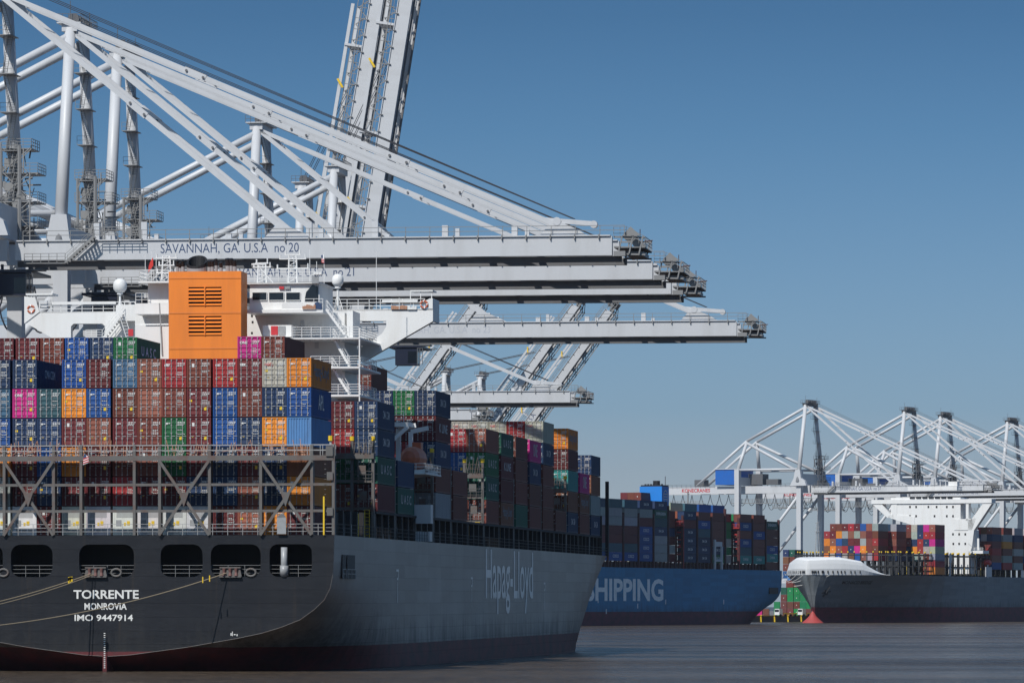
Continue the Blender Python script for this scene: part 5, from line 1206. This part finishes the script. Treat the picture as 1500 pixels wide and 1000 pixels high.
mbay(157, -20, 24.4, 21.5, 6); mbay(172, 5, 24.4, 21.5, 6); mbay(187, 8, 24.4, 21.5, 6); mbay(202, 8, 24.4, 21.5, 6)
# deckhouse
sd = 142.0
A2 = lambda px, py: at(px, py, sd, **mk)
mb = MB(); a = A2(1338, 830); b = A2(1421, 731); mb.prism([A2(1335, 840), A2(1421, 840), A2(1421, 808), A2(1424, 800), A2(1424, 776), A2(1407, 760), A2(1407, 728), A2(1305, 728), A2(1305, 757), A2(1335, 770)], sd, sd + 9); dh = mb.build('deckhouse', M['white'], mon)
mb = MB(); mb.box(A2(1277,0)[0], A2(1453,0)[0], sd - .5, sd + 5, A2(1365, 737)[1], A2(1365, 731)[1]); mb.build('bridge_wings', M['white'], dh)
def arm(pts): m_ = MB(); m_.prism([A2(*p) for p in pts], sd - .2, sd + 3); m_.build('wing_bracket', M['white'], dh)
arm([(1277,737),(1291,737),(1309,758),(1300,758)]); arm([(1307,737),(1314,737),(1314,758),(1307,758)]); arm([(1305,753),(1340,756),(1340,770),(1300,757)])
arm([(1415,737),(1419,737),(1419,762),(1415,762)]); arm([(1440,737),(1453,737),(1427,776),(1424,800),(1418,795),(1418,762),(1424,759)]); arm([(1398,760),(1430,759),(1424,776),(1398,776)])
br2 = MB(); br2.box(A2(1330,0)[0], A2(1402,0)[0], sd - .3, sd + 7, A2(0, 731)[1], A2(0, 725.5)[1]); br2 = br2.build('bridge', M['white'], dh)
for i in range(7): m_ = MB(); a = A2(1333 + i * 9.2, 730); b = A2(1333 + i * 9.2 + 7.4, 727.3); m_.box(a[0], b[0], sd - .36, sd - .3, a[1], b[1]); m_.build('window', M['glass'], br2)
mb = MB(); mb.rail([(A2(1300,0)[0], sd - .3, A2(0,731)[1]), (A2(1325,0)[0], sd - .3, A2(0,731)[1])], 1.1, 1.5, 3, .06); mb.rail([(A2(1405,0)[0], sd - .3, A2(0,731)[1]), (A2(1440,0)[0], sd - .3, A2(0,731)[1])], 1.1, 1.5, 3, .06)
for i, px in enumerate((1345, 1352, 1360, 1375, 1383)): mb.tube((A2(px,0)[0], sd + 2, A2(0,726)[1]), (A2(px,0)[0], sd + 2, A2(0, 716 + 3 * (i % 3))[1]), .12, k=6)
mb.box(A2(1388,0)[0], A2(1401,0)[0], sd + 1, sd + 4, A2(0,725)[1], A2(0,719)[1]); mb.build('mast_equipment', M['white'], br2)
for px, py in ((1333,742),(1342,742),(1360,742),(1372,742),(1387,742),(1396,742),(1333,755.5),(1342,755.5),(1369,755.5),(1387,755.5),(1396,755.5),(1402,768.5),(1414,768.5),(1396,782),(1405,782),(1414,782),(1396.5,796),(1405,796),(1414,796)):
    a = A2(px, py); m_ = MB(); m_.box(a[0] - .35, a[0] + .35, sd - .07, sd - .02, a[1] - .45, a[1] + .45); m_.build('porthole', M['black'], dh)
# side gallery, boat and hose gear between deckhouse and the next bay
mb = MB(); a = A2(1418, 806); mb.box(a[0], MHB + .3, sd + 1, sd + 9, a[1] - 1.2, a[1]); mb.rail([(a[0], sd + 1, a[1]), (MHB + .3, sd + 1, a[1])], 1.2, 1.2, 3, .06); mb.prism([A2(1418,807), A2(1424,807), A2(1420,814), A2(1418,814)], sd, sd + 1); mb.box(MHB - 2.5, MHB - 1.7, sd + 2, sd + 3, a[1], a[1] + 5); mb.build('boat_deck', M['white'], mon)
mb = MB(); mb.box(MHB - .3, MHB, 148, 156, MDZ, MDZ + 4); mb.box(MHB - .2, MHB + .1, 150, 151, MDZ - .5, MDZ + 5); mb.build('accommodation_ladder_frame', M['crane'], mon)
mb = MB(); prof = [(0,.0),(.6,.9),(2,1.3),(5,1.3),(7,.9),(7.6,.0)]; k = 12
rows_ = [[(MHB - 1.2 + r_ * math.cos(2*math.pi*i/k), 150 + y_, 24.2 + r_ * math.sin(2*math.pi*i/k)) for i in range(k)] for y_, r_ in prof]
for ra, rb in zip(rows_, rows_[1:]):
    for i in range(k): mb.quad([ra[i], ra[(i+1)%k], rb[(i+1)%k], rb[i]])
o = mb.build('lifeboat', M['red'], None, smooth=True); o.matrix_world = SM; tag(o, 'small red lifeboat on the far slate ship right of its white deckhouse', 'lifeboat')
mb = MB(); cy = 104; 
for i in range(16):
    p = lambda i, r_: (MHB - .9, cy + r_ * math.cos(2*math.pi*i/16), 25.6 + r_ * math.sin(2*math.pi*i/16)); mb.quad([p(i, 0.02), p(i, 2.1), p(i + 1, 2.1), p(i+1, .02)])
mb.box(MHB - 1.4, MHB - .95, cy - .5, cy + .5, MDZ, 26); mb.build('round_dish', M['crane'], mon)
# bow mooring ropes to the quay on the left
for i, (s, z, tx_, ty_) in enumerate(((4, MDZ - .3, 1128, 866), (10, MDZ - .4, 1140, 862), (16, MDZ - .4, 1150, 864), (24, MDZ - .5, 1160, 868), (34, MDZ - 1.2, 1163, 862))):
    pass
def mrope(px0, py0, px1, py1, D0, D1, i):
    m_ = MB(); a = cast(px0, py0, D0); b = cast(px1, py1, D1); m_.path([a.lerp(b, q / 10) - Vector((0, 0, .8 * 4 * (q/10) * (1-q/10))) for q in range(11)], .1, 5)
    tag(m_.build('bow_mooring_rope', M['letter']), 'pale rope from the slate bow down to its bow fender, %s from the left' % ORD[i], 'rope', 'ropes at the slate bow')
for i, (x0, y0, x1, y1) in enumerate(((1150, 838, 1141, 850), (1161, 838, 1146, 851), (1170, 837, 1150, 852), (1180, 838, 1154, 853), (1196, 837, 1160, 853), (1215, 842, 1163, 858))): mrope(x0, y0, x1, y1, 1926, 1935, i + 1)

# ================================================================== FAR QUAY, YARD
mb = MB()
for (ax, ay), (bx, by) in ((edge[4], edge[5]), (edge[5], edge[6])):
    L_ = math.hypot(bx - ax, by - ay); n_ = int(min(L_, 400) / 14)
    for i in range(n_ + 1):
        q = i * 14 / L_; x = ax + (bx - ax) * q; y = ay + (by - ay) * q; mb.box(x - .1, x + .6, y - .4, y, 0, 2.9)
    mb.beam((ax + .5, ay - .4, 2.5), (ax + (bx-ax)*min(1, 400/L_) + .5, ay + (by-ay)*min(1, 400/L_) - .4, 2.5), .3, .35)
tag(mb.build('quay_fender', M['yellow']), 'row of yellow fender posts along the far quay edge', 'fender')
def pile(px, py, D, th): return frame((px - 750) / F * D, D, th)
yc = {'g': 'brightgreen', 'b': 'brown', 'n': 'navy', 'k': 'darkbrown', 'w': 'white', 'u': 'lightblue', 'm': 'magenta', 'd': 'darkgreen', 's': 'steelblue'}
ymw = R(4)
for si, (px, stack) in enumerate(((1138, 'gg'), (1148, 'kkkd' ), (1157.5, 'kkggbu'), (1167, 'gbggbs'), (1176, 'ggggsb'), (1184, 'kggwk'), (1112, 'm'), (1122, 'k'), (1101,'w'))):
    D = 2068; base = pile(px, 0, D, ymw)
    for k, ch in enumerate(stack):
        col = yc[ch]
        farbox(-BW / 2, 0, 2.45 + k * TP, col, fm=base)
for px, cols_ in ((1146.5, 'rust navy'), (1153, 'navy')):
    pass
# dark stack peeking over the bow screen
for i, (px, z, col) in enumerate(((1151, 27, 'navy'), (1160, 27, 'darkgreen'), (1151, 24, 'rust'), (1160, 24, 'brown'), (1151, 21, 'brown'), (1160, 21, 'brown'), (1151, 18, 'blue'), (1160, 18, 'brown'))):
    D = 2085; farbox(-BW / 2, 0, z, col, fm=pile(px, 0, D, R(20)))
for px, D in ((1155.5, 2085),):
    for k in range(5): farbox(-BW / 2, 0, 2.45 + k * TP, 'darkbrown', fm=pile(px, 0, D, R(20)))
# terminal tractor on the quay
def tractor(px, D, lab):
    b = pile(px, 0, D, R(40)); o = empty('terminal_tractor', b @ Matrix.Translation((0, 0, 2.4)), lab, 'truck', 'trucks on the far quay')
    mb = MB(); mb.prism([(-1.2, .6), (1.2, .6), (1.2, 3.0), (-1.0, 3.0), (-1.2, 2.0)], 0, 2.2); mb.build('cab', M['white'], o)
    mb = MB(); mb.box(-1.0, 1.0, -.05, .0, 1.8, 2.7); mb.build('windscreen', M['glass'], o)
    mb = MB(); mb.box(-1.1, 1.1, 2.2, 12, .9, 1.3); mb.build('trailer', M['yellow'], o)
    for x in (-1.1, 1.1):
        for y in (.8, 4, 10.5): mb = MB(); mb.tube((x - .2, y, .5), (x + .2, y, .5), .5, k=12); mb.build('wheel', M['black'], o)
tractor(1172, 1998, 'white yard truck on the far quay nearer the slate bow'); tractor(1138, 1968, 'white yard truck on the far quay nearer the blue stern')

# join the far ship's containers
o = fc_.build('far_containers', M['boxes']); tag(o, 'small mixed containers stacked on the far ships and in the yard between them', 'shipping containers', None, 'stuff')
# thin air over the river, pale with distance
hb_ = MB(); hb_.box(-5000, 5000, -400, 5200, -3, 140)
hm, hn, hl, hbs = newmat('river_haze'); hn.remove(hbs); vp = hn.new('ShaderNodeVolumePrincipled'); vp.inputs['Color'].default_value = (.80, .88, 1, 1); vp.inputs['Density'].default_value = 2e-5; vp.inputs['Anisotropy'].default_value = .2
hl.new(vp.outputs[0], hn['Material Output'].inputs['Volume']); tag(hb_.build('haze', hm), kind='stuff')
print('containers', ncont[0], 'blue', nb, 'far', len(fc_.f) // 6)
